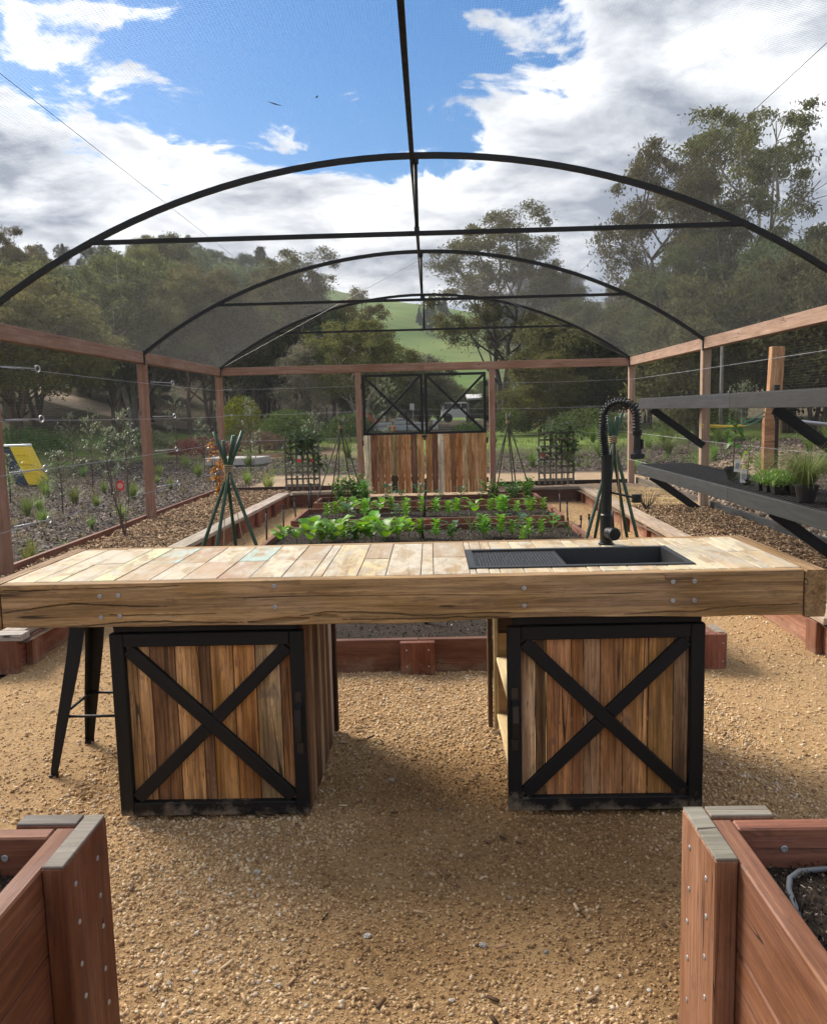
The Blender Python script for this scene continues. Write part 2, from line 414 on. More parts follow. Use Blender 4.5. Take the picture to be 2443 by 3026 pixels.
# ------------------------------------------------------------------ terrain
def height(x, y):
    x = np.asarray(x, float); y = np.asarray(y, float)
    dx = np.maximum(np.maximum(-4.6-x, x-4.6), 0); dy = np.maximum(y-15.2, 0); d = np.hypot(dx, dy)
    h = .50*sstep(3, 24, d)*sstep(-8, 2, y)
    h = h + .62*sstep(.6, 4.5, x-4.4)*sstep(30, 18, y)*sstep(-3, 4, y)          # mulched bank on the right
    h = h - .22*sstep(-4.5, -8, x)*sstep(30, 20, y)
    h = h + 21*sstep(32, 118, np.hypot(x*.6, y))*sstep(3, -38, x+.04*(y-60))*sstep(230, 135, y)     # wooded slope on the left
    h = h + 9*sstep(45, 110, np.hypot(x*.5, y))*sstep(10, 60, x)
    prof = np.where(x < -35, 1, 1-.0042*(x+35)); prof = np.clip(prof, .62, 1.1)
    h = h + 46*sstep(120, 318, y)*prof*sstep(-240, -60, x)
    h = h + (fbm(x*.12+3, y*.12, 3, 4)-.44)*.5*sstep(3, 12, d) + (fbm(x*.02, y*.02, 3, 9)-.44)*9*sstep(60, 220, y)
    return h + np.where((dx == 0) & (dy == 0), -.06, 0) - .06*(1-sstep(0, .8, d))*(d > 0)
def hz(x, y): return float(height(x, y))
def ground_material():
    m = NM('ground_cover'); P = m.pos(); s = m.n('ShaderNodeSeparateXYZ'); m.L(P, s.inputs[0]); X, Y, Z = s.outputs
    n1 = m.noise(P, .35, 5, .6); n2 = m.noise(P, 3., 6, .65); n3 = m.noise(P, 14., 5, .65); nf = m.noise(m.mapping(P, (1, 1, 2.5)), .045, 6, .62)
    lawn = m.mix(m.rng(n2, .35, .7), (.16, .215, .045), (.085, .135, .03))
    lawn = m.mix(m.rng(n1, .50, .72, 0, .45), lawn, (.17, .155, .07))
    hill = m.mix(m.rng(nf, .38, .62), (.075, .135, .022), (.135, .175, .042))
    hill = m.mix(m.rng(m.noise(m.mapping(P, (.25, 1.6, 2.5)), .09, 5, .6), .45, .65, 0, .6), hill, (.07, .105, .025))
    scrub = m.mix(m.rng(n1, .35, .65), (.045, .055, .028), (.085, .08, .045))
    dirt = m.mix(m.rng(n2, .3, .7), (.30, .21, .13), (.40, .29, .19))
    mulch = m.mix(m.rng(n3, .35, .68), (.022, .016, .013), (.095, .072, .057))
    mulch = m.mix(m.rng(n2, .45, .75, 0, .5), mulch, (.115, .09, .073))
    def band(v, a, b, c, d): return m.math('MULTIPLY', m.rng(v, a, b, 0, 1, True), m.rng(v, c, d, 1, 0, True))
    wob = m.math('MULTIPLY', m.math('SUBTRACT', n1, .5), 5.)
    Xw = m.math('ADD', X, wob); Yw = m.math('ADD', Y, wob)
    c = lawn
    c = m.mix(m.rng(Yw, 95, 118, 0, 1, True), c, hill)
    c = m.mix(m.math('MULTIPLY', m.rng(m.math('SUBTRACT', X, m.math('MULTIPLY', Y, .02)), 2, 22, 0, 1, True), m.rng(Y, 105, 120)), c, scrub)
    c = m.mix(m.math('MULTIPLY', m.rng(Xw, -14, -22, 0, 1, True), m.math('MULTIPLY', m.rng(Yw, 62, 75, 0, 1, True), m.rng(Yw, 160, 135))), c, scrub)
    litter = m.mix(m.rng(n2, .35, .68), (.055, .042, .026), (.13, .10, .062)); litter = m.mix(m.rng(n1, .5, .7, 0, .6), litter, (.075, .085, .03))
    c = m.mix(m.math('MULTIPLY', m.rng(Yw, 39, 44, 0, 1, True), m.rng(Yw, 118, 98, 0, 1, True)), c, litter)
    near = m.rng(Yw, 25, 29, 1, 0, True)
    c = m.mix(m.math('MULTIPLY', near, m.math('ADD', m.rng(Xw, -11.5, -9.5), m.math('LESS_THAN', X, -60))), c, mulch)
    c = m.mix(m.math('MULTIPLY', m.rng(Xw, 12, 15), m.rng(Y, 40, 36)), c, scrub)
    # sandy track that crosses behind the gate, and the vehicle track further up the slope
    tr = m.math('ADD', Y, m.math('ADD', m.math('MULTIPLY', X, .12), m.math('MULTIPLY', wob, .12)))
    c = m.mix(m.math('MULTIPLY', band(tr, 16.2, 16.7, 19.6, 20.4), m.math('MULTIPLY', m.rng(X, -5.5, -4.2), m.rng(X, 9., 6.))), c, dirt)
    gx = m.math('ABSOLUTE', m.math('ADD', X, .1)); c = m.mix(m.math('MULTIPLY', m.rng(gx, 1.25, 1.6, 1, 0), band(Y, 14.2, 14.3, 17.5, 18.5)), c, dirt)
    t2 = m.math('SUBTRACT', m.math('ADD', Y, m.math('MULTIPLY', wob, .3)), m.math('MULTIPLY', X, -.62))
    c = m.mix(m.math('MULTIPLY', band(t2, 36, 36.6, 38.6, 39.4), m.rng(X, -2, -5)), c, m.hsv(dirt, .5, .8, 1.15))
    d3 = m.math('MULTIPLY', m.math('MULTIPLY', band(Yw, 25.5, 27, 31, 34), band(Xw, -16, -13, -3.5, -1)), m.rng(n1, .40, .55))
    c = m.mix(d3, c, m.mix(m.rng(n2, .35, .65), (.10, .062, .042), (.21, .14, .095)))
    m.set('Base Color', c); m.set('Roughness', .95); m.set('Specular IOR Level', .1)
    m.bump(m.math('ADD', n3, m.math('MULTIPLY', n2, 1.2)), .7, .05); return m.m
def grid(xs, ys, zf, name, mat, smooth=True):
    X, Y = np.meshgrid(xs, ys); Z = zf(X, Y); n = len(xs)
    V = np.stack([X, Y, Z], -1).reshape(-1, 3)
    i, j = np.meshgrid(np.arange(len(ys)-1), np.arange(n-1), indexing='ij'); a = (i*n+j).ravel()
    return mesh_np(name, V, np.stack([a, a+1, a+n+1, a+n], 1), mat, smooth)
u = np.linspace(-1, 1, 190); xs = np.sinh(u*5.2)/np.sinh(5.2)*420
v = np.linspace(0, 1, 210); ys = -25 + np.sinh(v*3.6)/np.sinh(3.6)*560
ys = np.unique(np.concatenate([ys, [14.9, 15.1]]))
tag(new('ground', grid(xs, ys, height, 'ground', ground_material())), 'mulched and grassy ground rising to a wooded slope and a green hill', kind='structure')
# ------------------------------------------------------------------ gravel path
def gravel_h(X, Y):
    return (fbm(X*2.2, Y*2.2, 4, 21)-.45)*.035 + (fbm(X*14, Y*14, 3, 33)-.45)*.022*sstep(6, 3, Y) - .018*np.exp(-((X-.1)**2/.12+(Y-3.4)**2/.5))
def loam_mask(X, Y):
    q = np.exp(-(((X-.28)/.75)**4 + ((Y-2.75)/.85)**4)) ; return np.clip(q*1.25 + (fbm(X*2.5, Y*2.5, 4, 5)-.47)*1.7*sstep(5, 3.6, Y)*np.exp(-((X-.1)/1.3)**2), 0, 1)
def gravel_material():
    m = NM('crushed_granite'); P = m.pos(); s = m.n('ShaderNodeSeparateXYZ'); m.L(P, s.inputs[0])
    n1 = m.noise(P, 1.3, 5, .6); n2 = m.noise(P, 60., 6, .7); n3 = m.noise(P, 220., 4, .7)
    at = m.n('ShaderNodeAttribute'); at.attribute_name = 'loam'
    a = m.mix(m.rng(n2, .35, .68), (.26, .15, .07), (.60, .395, .195)); a = m.mix(m.rng(n3, .55, .75, 0, .7), a, (.68, .51, .31))
    b = m.mix(m.rng(n2, .35, .68), (.17, .092, .038), (.43, .26, .115)); b = m.mix(m.rng(n1, .45, .65, 0, .7), b, (.47, .30, .14))
    m.set('Base Color', m.mix(at.outputs['Fac'], a, b)); m.set('Roughness', .95); m.set('Specular IOR Level', .15)
    m.bump(m.math('ADD', n2, m.math('MULTIPLY', n3, .6)), .9, .012); return m.m
gx = np.linspace(-2.62, 2.52, 260)
gy = np.concatenate([np.linspace(-2, 1.5, 20), np.linspace(1.53, 5, 200), np.linspace(5.06, 14.65, 110)])
gm = grid(gx, gy, gravel_h, 'gravel_path', gravel_material())
vv = np.empty(len(gm.vertices)*3, np.float32); gm.vertices.foreach_get('co', vv); vv = vv.reshape(-1, 3)
at = gm.attributes.new('loam', 'FLOAT', 'POINT'); at.data.foreach_set('value', loam_mask(vv[:,0], vv[:,1]).astype(np.float32))
tag(new('gravel_path', gm), 'sandy crushed gravel path with darker loam in the middle', kind='structure')
def pebble_material():
    m = NM('pebbles'); r = m.n('ShaderNodeNewGeometry').outputs['Random Per Island']
    at = m.n('ShaderNodeAttribute'); at.attribute_name = 'loam'
    a = m.ramp(r, [(0, (.27, .155, .072)), (.25, (.48, .31, .155)), (.55, (.63, .435, .24)), (.85, (.68, .52, .33)), (.94, (.42, .34, .26)), (1, (.74, .64, .50))])
    b = m.ramp(r, [(0, (.16, .088, .04)), (.4, (.33, .20, .09)), (.8, (.46, .295, .145)), (.97, (.50, .35, .20)), (1, (.56, .45, .33))])
    m.set('Base Color', m.mix(at.outputs['Fac'], a, b)); m.set('Roughness', .9); m.set('Specular IOR Level', .2)
    m.bump(m.noise(m.pos(), 400., 3, .6), .5, .002); return m.m
M_PEB = pebble_material()
def pebbles(name, N, xr, yr, smin, smax, label, ypow=1., keep=None):
    x = RNG.uniform(*xr, N); t = RNG.uniform(0, 1, N)**ypow; y = yr[0]+(yr[1]-yr[0])*t
    if keep is not None: k = keep(x, y); x, y = x[k], y[k]; N = len(x)
    s = smin*(smax/smin)**(RNG.uniform(0, 1, N)**2.4); lm = loam_mask(x, y)
    s = s*np.where(lm > .5, .85, 1.)
    S = np.stack([s, s*RNG.uniform(.6, 1, N), s*RNG.uniform(.45, .8, N)], 1)
    P = np.stack([x, y, gravel_h(x, y)+S[:,2]*.35], 1)
    me = scatter_mesh(name, OCT_V, OCT_F, P, S, rot_rand(N, .5), M_PEB, .22)
    a = me.attributes.new('loam', 'FLOAT', 'POINT'); a.data.foreach_set('value', np.repeat(np.clip(lm*1.15, 0, 1), 6).astype(np.float32))
    return tag(new(name, me), label, 'gravel', kind='stuff')
pebbles('loose_gravel', 125000, (-1.55, 1.5), (1.75, 4.8), .0026, .0115, 'loose crushed stones over the path around the bench')
pebbles('path_gravel', 52000, (-2.55, 2.45), (3.0, 14.6), .005, .013, 'fine loose gravel on the path between the raised beds', 1.4, lambda x, y: (y > 4.6) | (np.abs(x) > 1.5))
# a few bigger stones and pale chips lying on the path
PEB2 = NM('stone'); _oi = PEB2.n('ShaderNodeObjectInfo'); _nz = PEB2.noise(PEB2.pos(), 60., 5, .65)
PEB2.set('Base Color', PEB2.mix(PEB2.rng(_nz, .3, .7), PEB2.hsv(_oi.outputs['Color'], .5, .9, .7), PEB2.hsv(_oi.outputs['Color'], .5, .9, 1.2))); PEB2.set('Roughness', .9); M_STONE = PEB2.m
def stone_mesh(seed, sx, sy, sz):
    r = np.random.default_rng(seed); mb = MB(); n, k = 7, 4
    rows = []
    for i in range(k+1):
        ph = math.pi*i/k; rr = math.sin(ph)
        rows.append([(math.cos(2*math.pi*j/n+i*.4)*rr*sx*r.uniform(.75, 1.15), math.sin(2*math.pi*j/n+i*.4)*rr*sy*r.uniform(.75, 1.15), -math.cos(ph)*sz*r.uniform(.85, 1.1)) for j in range(n)])
    V = [p for q in rows for p in q]; F = [(i*n+j, i*n+(j+1)%n, (i+1)*n+(j+1)%n, (i+1)*n+j) for i in range(k) for j in range(n)]
    mb.add(V, F); return mb.mesh('stone', M_STONE)
SM = [stone_mesh(i, 1, .7, .45) for i in range(5)]
spots = [(-.62,2.62,.020,(.62,.56,.47)),(-.50,2.38,.011,(.70,.64,.55)),(-.22,2.28,.018,(.66,.64,.60)),(.35,3.05,.022,(.58,.44,.28)),(.02,2.02,.013,(.72,.66,.56)),(-.75,2.08,.016,(.50,.42,.32)),(-.69,2.13,.013,(.62,.55,.45)),(.12,2.24,.018,(.42,.40,.36)),(.30,2.22,.012,(.30,.28,.26)),(-.2,3.35,.022,(.55,.48,.4)),(-.32,3.28,.017,(.60,.53,.45)),(1.05,3.42,.020,(.16,.07,.05)),(.55,2.05,.012,(.70,.62,.52)),(-.45,2.08,.015,(.66,.55,.4)),(.0,3.1,.016,(.30,.24,.18)),(.42,2.52,.018,(.44,.30,.17)),(-.95,3.05,.014,(.66,.6,.5)),(-1.3,2.7,.016,(.6,.5,.36)),(.22,2.48,.014,(.4,.27,.15)),(-.05,2.62,.016,(.45,.31,.17))]
spots = [(x, y, s*.8, tuple(q*.72 for q in c)) for x, y, s, c in spots]
for i, (x, y, s, c) in enumerate(spots):
    o = new('stone', SM[i % 5], None, Matrix.Translation((x, y, float(gravel_h(x, y))+s*.25)) @ Matrix.Rotation(i*1.7, 4, 'Z') @ Matrix.Scale(s, 4)); o.color = (*c, 1)
    tag(o, ('dark reddish stone on the gravel right of the right cabinet' if i == 11 else 'single larger stone lying on the loose gravel path'), 'stone', 'larger stones on the path')
# ------------------------------------------------------------------ mulch, soil
def chip_material(name, stops):
    m = NM(name); r = m.n('ShaderNodeNewGeometry').outputs['Random Per Island']
    m.set('Base Color', m.ramp(r, stops)); m.set('Roughness', .85); m.set('Specular IOR Level', .2); return m.m
M_CHIP = chip_material('light_wood_chips', [(0, (.06, .035, .02)), (.3, (.19, .11, .06)), (.6, (.33, .21, .12)), (.85, (.45, .31, .18)), (1, (.55, .43, .28))])
M_CHIPD = chip_material('dark_bark_chips', [(0, (.020, .014, .011)), (.45, (.078, .056, .045)), (.8, (.17, .13, .105)), (1, (.32, .26, .215))])
M_STRAW = chip_material('straw', [(0, (.30, .19, .08)), (.5, (.50, .35, .16)), (1, (.66, .50, .28))])
M_SOILB = chip_material('potting_mix_bits', [(0, (.012, .009, .007)), (.6, (.035, .026, .02)), (.88, (.09, .06, .035)), (.96, (.30, .24, .16)), (1, (.50, .46, .40))])
def soil_material():
    m = NM('dark_soil'); n = m.noise(m.pos(), 45., 6, .7)
    m.set('Base Color', m.mix(m.rng(n, .3, .7), (.012, .009, .007), (.06, .043, .032))); m.set('Roughness', .95); m.set('Specular IOR Level', .15); m.bump(n, .9, .015); return m.m
M_SOIL = soil_material()
def mulch_base(name, c0, c1):
    m = NM(name); n = m.noise(m.pos(), 38., 6, .7); m.set('Base Color', m.mix(m.rng(n, .3, .7), c0, c1)); m.set('Roughness', .95); m.bump(n, .9, .015); return m.m
M_MULCHB = mulch_base('light_mulch_base', (.06, .036, .02), (.24, .15, .085))
TET_V = [(-.5,-.35,-.2),(-.4,.4,-.1),(.5,.3,-.2),(.35,-.45,.1),(0,.0,.5)]; TET_F = [(0,1,4),(1,2,4),(2,3,4),(3,0,4)]
def chips(name, N, xr, yr, z, L, W, mat, label, tilt=.35, keep=None, cat='mulch', zf=None, parent=None):
    x = RNG.uniform(*xr, N); y = RNG.uniform(*yr, N)
    if keep is not None: k = keep(x, y); x, y = x[k], y[k]; N = len(x)
    l = RNG.uniform(.4, 1, N)*L; S = np.stack([l, RNG.uniform(.4, 1, N)*W, RNG.uniform(.15, .5, N)*W], 1)
    zz = zf(x, y) if zf is not None else np.full(N, z)
    BV, BF = (BOX_V, BOX_F) if mat is M_CHIP else (TET_V, TET_F)
    me = scatter_mesh(name, BV, BF, np.stack([x, y, zz+RNG.uniform(0, .02, N)], 1), S, rot_rand(N, tilt), mat, .08)
    o = new(name, me, parent); tag(o, label if parent is None else None, cat if parent is None else None, kind='stuff'); return o
def bed_z(base, amp=.03, seed=3):
    return lambda X, Y: base + (fbm(X*2.5, Y*2.5, 4, seed)-.45)*amp*2
# left and right border beds (ground surfaces belong to the setting)
tag(new('mulch_bed_left', grid(np.linspace(-3.76, -2.5, 20), np.linspace(4.9, 14.6, 80), bed_z(.195), 'mulch_bed_left', M_MULCHB)), kind='structure')
tag(new('mulch_bed_right', grid(np.linspace(2.35, 3.62, 20), np.linspace(4.9, 14.6, 80), bed_z(.195, .03, 8), 'mulch_bed_right', M_MULCHB)), kind='structure')
tag(new('mulch_bed_back', grid(np.linspace(-2.52, -1.36, 16), np.linspace(13.6, 14.6, 16), bed_z(.18), 'mulch_bed_back', M_MULCHB)), kind='structure')
tag(new('mulch_bed_back', grid(np.linspace(1.12, 2.40, 16), np.linspace(13.6, 14.6, 16), bed_z(.18), 'mulch_bed_back', M_MULCHB)), kind='structure')
chips('wood_chip_mulch', 14000, (-3.74, -2.6), (6.8, 14.6), .2, .06, .014, M_CHIP, 'light brown wood chips along the left border bed', zf=bed_z(.2))
chips('bark_chip_mulch', 9000, (2.5, 3.6), (6.2, 12.2), .2, .055, .014, M_CHIP, 'brown wood chips along the right border bed', zf=bed_z(.2, .03, 8))
chips('straw_mulch', 7000, (2.5, 3.6), (10.9, 13.4), .215, .09, .006, M_STRAW, 'golden straw spread over the far right border bed', zf=bed_z(.225, .03, 8), tilt=.2)
chips('bark_mulch', 42000, (-11, -3.9), (7.5, 26), .1, .13, .032, M_CHIPD, 'dark bark mulch outside the left fence', zf=lambda x, y: height(x, y)+.005)
chips('bark_mulch_bank', 24000, (4.6, 11), (7.5, 22), .1, .13, .032, M_CHIPD, 'dark bark mulch on the bank behind the shelves', zf=lambda x, y: height(x, y)+.005)
chips('bark_mulch_behind', 16000, (-6, 8), (15.2, 25), .1, .13, .032, M_CHIPD, 'dark bark mulch beyond the back fence', zf=lambda x, y: height(x, y)+.005, keep=lambda x, y: ((y+.12*x < 16.2) | (y+.12*x > 20.4)) & ((np.abs(x+.1) > 1.5) | (y > 18)))
chips('path_litter', 150, (-1.5, 1.5), (1.8, 4.6), .004, .045, .012, M_CHIP, 'small twigs and bark flakes dropped on the gravel path', .15, zf=lambda x, y: gravel_h(x, y)+.004)
# ------------------------------------------------------------------ colours of timber
RED = (.17, .062, .031); REDT = (.42, .185, .105); FRAME = (.335, .195, .135); FRAME_SUNLIT = (.44, .295, .21); GREYW = (.36, .31, .25); BEAM = (.40, .242, .112)  # right-hand frame timber is a lighter copy, sunlight put into its colour
BLK = (.006, .006, .0065)
def screw(parent, p, nrm, r=.0065, mat=None):
    nrm = Vector(nrm); M = Matrix.Translation(p) @ nrm.to_track_quat('Z', 'Y').to_matrix().to_4x4()
    k = ('screw', round(r, 5))
    if k not in _cb:
        mb = MB(); mb.lathe([(r, -.002), (r, .0012), (r*.85, .002), (r*.35, .002), (r*.3, .0005)], n=10); _cb[k] = mb.mesh('screw', M_GALV)
    return new('screw', _cb[k], parent, M)
# ------------------------------------------------------------------ timber enclosure
XL, XR, YB = -3.68, 3.49, 14.72
PY = [-1.0, 2.95, 6.98, 10.79, 14.72]
enc = thing('timber_enclosure', 'pinkish timber post and rail enclosure with wire mesh walls', 'fence', (-.1, 7, 0))
PS = .105
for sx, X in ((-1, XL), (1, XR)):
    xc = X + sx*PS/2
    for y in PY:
        board('post', (xc, y+PS/2, .02), (xc, y+PS/2, 2.245), PS, PS, W_FRAME, enc, (0, 1, 0), FRAME if sx < 0 else FRAME_SUNLIT, .005)
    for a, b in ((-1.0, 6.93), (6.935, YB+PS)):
        board('rail', (xc, a, 2.316), (xc, b, 2.316), PS*.98, .14, W_FRAME, enc, (0, 0, 1), FRAME if sx < 0 else FRAME_SUNLIT, .005)
board('rail', (XL+.002, YB+PS/2, 2.314), (-.1, YB+PS/2, 2.314), .09, .136, W_FRAME, enc, (0, 0, 1), (.32, .175, .12), .005)
board('rail', (-.097, YB+PS/2, 2.314), (XR-.002, YB+PS/2, 2.314), .09, .136, W_FRAME, enc, (0, 0, 1), (.32, .175, .12), .005)
for x in (-1.262, 1.092):
    board('post', (x, YB+PS/2, .02), (x, YB+PS/2, 2.244), .10, .10, W_FRAME, enc, (0, 1, 0), (.33, .185, .13), .005)
# plinth boards
for a, b in ((4.5, 9.6), (9.603, 14.7)): board('plinth_board', (XL-.13, a, .14), (XL-.13, b, .14), .24, .045, W_RED, enc, (1, 0, 0), (.22, .09, .055))
board('plinth_board', (XL-.1, YB+.13, .13), (-1.33, YB+.13, .13), .24, .045, W_RED, enc, (0, 1, 0), (.10, .05, .035))
board('plinth_board', (1.16, YB+.13, .13), (XR+.1, YB+.13, .13), .24, .045, W_RED, enc, (0, 1, 0), (.06, .035, .028))
def strand_mesh(name, lines, r, mat, n=3):
    V = []; F = []; o = 0
    for pts in lines:
        pts = np.asarray(pts, float); t = np.gradient(pts, axis=0); t /= np.linalg.norm(t, axis=1)[:, None]
        a = np.array([0, 0, 1.]) if abs(t[0, 2]) < .9 else np.array([1., 0, 0])
        x = np.cross(t, a); x /= np.linalg.norm(x, axis=1)[:, None]; y = np.cross(t, x)
        for k in range(n):
            an = 2*math.pi*k/n; V.append(pts+(x*math.cos(an)+y*math.sin(an))*r)
        m_ = len(pts); i = np.arange(m_-1)
        for k in range(n):
            k2 = (k+1) % n; F.append(np.stack([o+k*m_+i, o+k2*m_+i, o+k2*m_+i+1, o+k*m_+i+1], 1))
        o += n*m_
    return mesh_np(name, np.concatenate(V), np.concatenate(F), mat)
def wire_panel(p, ax, la, bx, lb, pitch, r, name='wire_mesh', parent=None):
    p = np.array(p, float); ax = np.array(ax, float); bx = np.array(bx, float); lines = []
    for i in range(int(la/pitch)+1): q = p+ax*i*pitch; lines.append([q, q+bx*lb*.5, q+bx*lb])
    for i in range(int(lb/pitch)+1): q = p+bx*i*pitch; lines.append([q, q+ax*la*.5, q+ax*la])
    o = new(name, strand_mesh(name, lines, r, M_MESHW), parent); o['kind'] = 'stuff'; return o
wire_panel((XL-.112, 3.5, .24), (0,1,0), 11.2, (0,0,1), 2.02, .027, .00058, parent=enc)
wire_panel((XR+.112, 4.5, .24), (0,1,0), 10.2, (0,0,1), 2.02, .027, .00058, parent=enc)
wire_panel((XL, YB+.112, .24), (1,0,0), 2.36, (0,0,1), 2.02, .027, .00058, parent=enc)
wire_panel((1.15, YB+.112, .24), (1,0,0), 2.32, (0,0,1), 2.02, .027, .00058, parent=enc)
# tension wires and eye bolts
def eye_bolt(parent, p, d, L=.5, R=.031):
    p = Vector(p); d = Vector(d).normalized(); mb = MB(); mb.tube([p, p+d*(L-R)], .0065, 6)
    c = p+d*L; s = Vector((0, 0, 1)); mb.tube([c+(d*math.cos(a)+s*math.sin(a))*R for a in np.linspace(0, 2*math.pi, 15)], .007, 6, False)
    mb.build('eye_bolt', M_GALV, parent, smooth=True)
def wire(parent, p0, p1, r=.0022, sag=0., mat=None, name='wire'):
    p0, p1 = Vector(p0), Vector(p1); mb = MB()
    mb.tube([p0.lerp(p1, t)-Vector((0, 0, sag*4*t*(1-t))) for t in np.linspace(0, 1, 7)], r, 4); return mb.build(name, mat or M_GALV, parent)
for z in (2.0, 1.548, 1.092, .618):
    for y in (7.085, 10.895): eye_bolt(enc, (XL+.03, y, z+.01), (.10, .44, 0), .46 if y < 9 else .55)
    wire(enc, (-3.605, 7.53, z), (-3.62, YB, z-.02), sag=.012)
    wire(enc, (-3.60, 2.5, z+.02), (-3.605, 7.40, z), sag=.01)
    wire(enc, (XL+.02, YB-.01, z), (-1.31, YB-.01, z+.01), sag=.01)
    wire(enc, (1.14, YB-.01, z), (XR-.02, YB-.01, z+.01), sag=.01)
    for xx in (XL+.05,): eye_bolt(enc, (XL, YB-.01, z), (1, 0, 0), .16, .015)
    wire(enc, (XR-.02, 3.5, z), (XR-.02, YB, z), sag=.012)
# ------------------------------------------------------------------ steel hoops
XC = (XL+XR)/2; HW = (XR-XL)/2 + .02; RISE = 1.19; HR = (HW**2+RISE**2)/(2*RISE); ZT = 3.57
def hoop_z(x): return ZT - HR + np.sqrt(HR*HR-(np.asarray(x)-XC)**2)
hoops = thing('steel_hoop_frame', 'black steel hoops with a ridge bar and tie bars over the garden', 'frame', (XC, 7, 2.386))
for y in (-1.0, 2.86, 6.82, 10.79, 14.72):
    mb = MB(); a1 = math.asin(HW/HR); pts = []
    for a in np.linspace(-a1, a1, 41): pts.append((XC+HR*math.sin(a), y, ZT-HR+HR*math.cos(a)))
    n_ = len(pts); V = []; F = []
    for i, p in enumerate(pts):
        a = -a1+2*a1*i/(n_-1); nr = Vector((math.sin(a), 0, math.cos(a))); t = Vector((0, 1, 0)); w, h = .021, .021
        for (s, q) in ((-1, -1), (1, -1), (1, 1), (-1, 1)): V.append(Vector(p)+t*s*w+nr*(q*h-h))
    for i in range(n_-1):
        for k in range(4): F.append((i*4+k, i*4+(k+1)%4, i*4+4+(k+1)%4, i*4+4+k))
    F += [(3,2,1,0), tuple((n_-1)*4+k for k in range(4))]; mb.add(V, F)
    hp = mb.build('hoop', M_STEEL_BLK, hoops)
    for sx, X in ((-1, XL), (1, XR)):
        mb = MB(); mb.box((X-sx*.004, y, 2.32), (.008, .05, .19)); mb.box((X+sx*.03, y, 2.391), (.07, .05, .008)); br = mb.build('bracket', M_STEEL_BLK, hp)
        for z in (2.25, 2.39-.02): screw(hp, (X-sx*.009, y, z), (-sx, 0, 0))
    if y > 0:
        zt = 2.984; xt = math.sqrt(HR*HR-(zt-ZT+HR)**2)
        mb = MB(); mb.box((XC, y, zt-.03), (2*xt-.02, .034, .034)); tb = mb.build('tie_bar', M_STEEL_BLK, hoops)
        mb = MB(); mb.box((XC-xt+.05, y-.022, zt-.02), (.10, .006, .045)); mb.build('tie_bracket', M_STEEL_BLK, tb); mb = MB(); mb.box((XC+xt-.05, y-.022, zt-.02), (.10, .006, .045)); mb.build('tie_bracket', M_STEEL_BLK, tb)
        mb = MB(); mb.tube([(XC+.02, y-.03, zt-.04), (XC+.02, y-.03, ZT-.05)], .016, 8); kp = mb.build('king_post', M_STEEL_BLK, hoops, smooth=True)
        mb = MB(); mb.box((XC+.02, y-.03, ZT-.05), (.05, .045, .08)); mb.box((XC+.02, y-.03, zt-.02), (.04, .05, .06)); mb.build('clamp', M_STEEL_BLK, kp)
for a, b in ((-1.0, 2.86), (2.86, 6.82), (6.82, 10.79), (10.79, 14.72)):
    mb = MB(); mb.box((XC-.005, (a+b)/2, ZT-.062), (.036, b-a-.03, .036)); mb.build('ridge_bar', M_STEEL_BLK, hoops)
# ------------------------------------------------------------------ overhead net
net = thing('overhead_net', 'fine grey bird net stretched over the black steel hoops', 'net', (XC, 7, 2.4))
na = math.asin(HW/HR); lines = []
for y in np.arange(3.2, 14.7, .0175):
    bulge = .0
    lines.append([(XC+HR*math.sin(a), y, ZT-HR+.006+HR*math.cos(a)) for a in np.linspace(-na, na, 40)])
for a in np.linspace(-na, na, 440):
    ya = np.linspace(3.2, 14.7, 8); lines.append(np.stack([np.full(8, XC+HR*math.sin(a)), ya, np.full(8, ZT-HR+.006+HR*math.cos(a))], 1))
o = new('net_strands', strand_mesh('net_strands', lines, .00036, M_NET), net); o['kind'] = 'stuff'
for x in (-2.06, 1.90):
    wire(net, (x, 1., float(hoop_z(x))-.01), (x, 14.72, float(hoop_z(x))-.01), .0022, mat=M_WIRE)
wire(net, (XC, 10.8, ZT-.12), (XL+.1, 14.66, 2.41), .003, mat=M_WIRE); wire(net, (XC, 10.8, ZT-.12), (XR-.1, 14.66, 2.41), .003, mat=M_WIRE)
for (p, L, a) in (((-.95, 5.55), .11, .5), ((-.68, 5.15+.4), .045, 2.0)):
    mb = MB(); c = Vector((p[0], p[1], float(hoop_z(p[0]))+.012)); d = Vector((math.cos(a)*.9, math.sin(a), -.1)).normalized(); w = Vector((-d.y, d.x, 0))*.008
    mb.add([c-d*L/2, c+w-d*L*.1, c+d*L/2, c-w-d*L*.1, c+Vector((0,0,-.006))], [(0,4,1),(1,4,2),(2,4,3),(3,4,0)])
    tag(mb.build('fallen_leaf', M_TREELEAF, None, color=(.02, .025, .012)), 'long dark gum leaf lying on the overhead net' if L > .1 else 'tiny dark leaf lying on the overhead net', 'leaf')
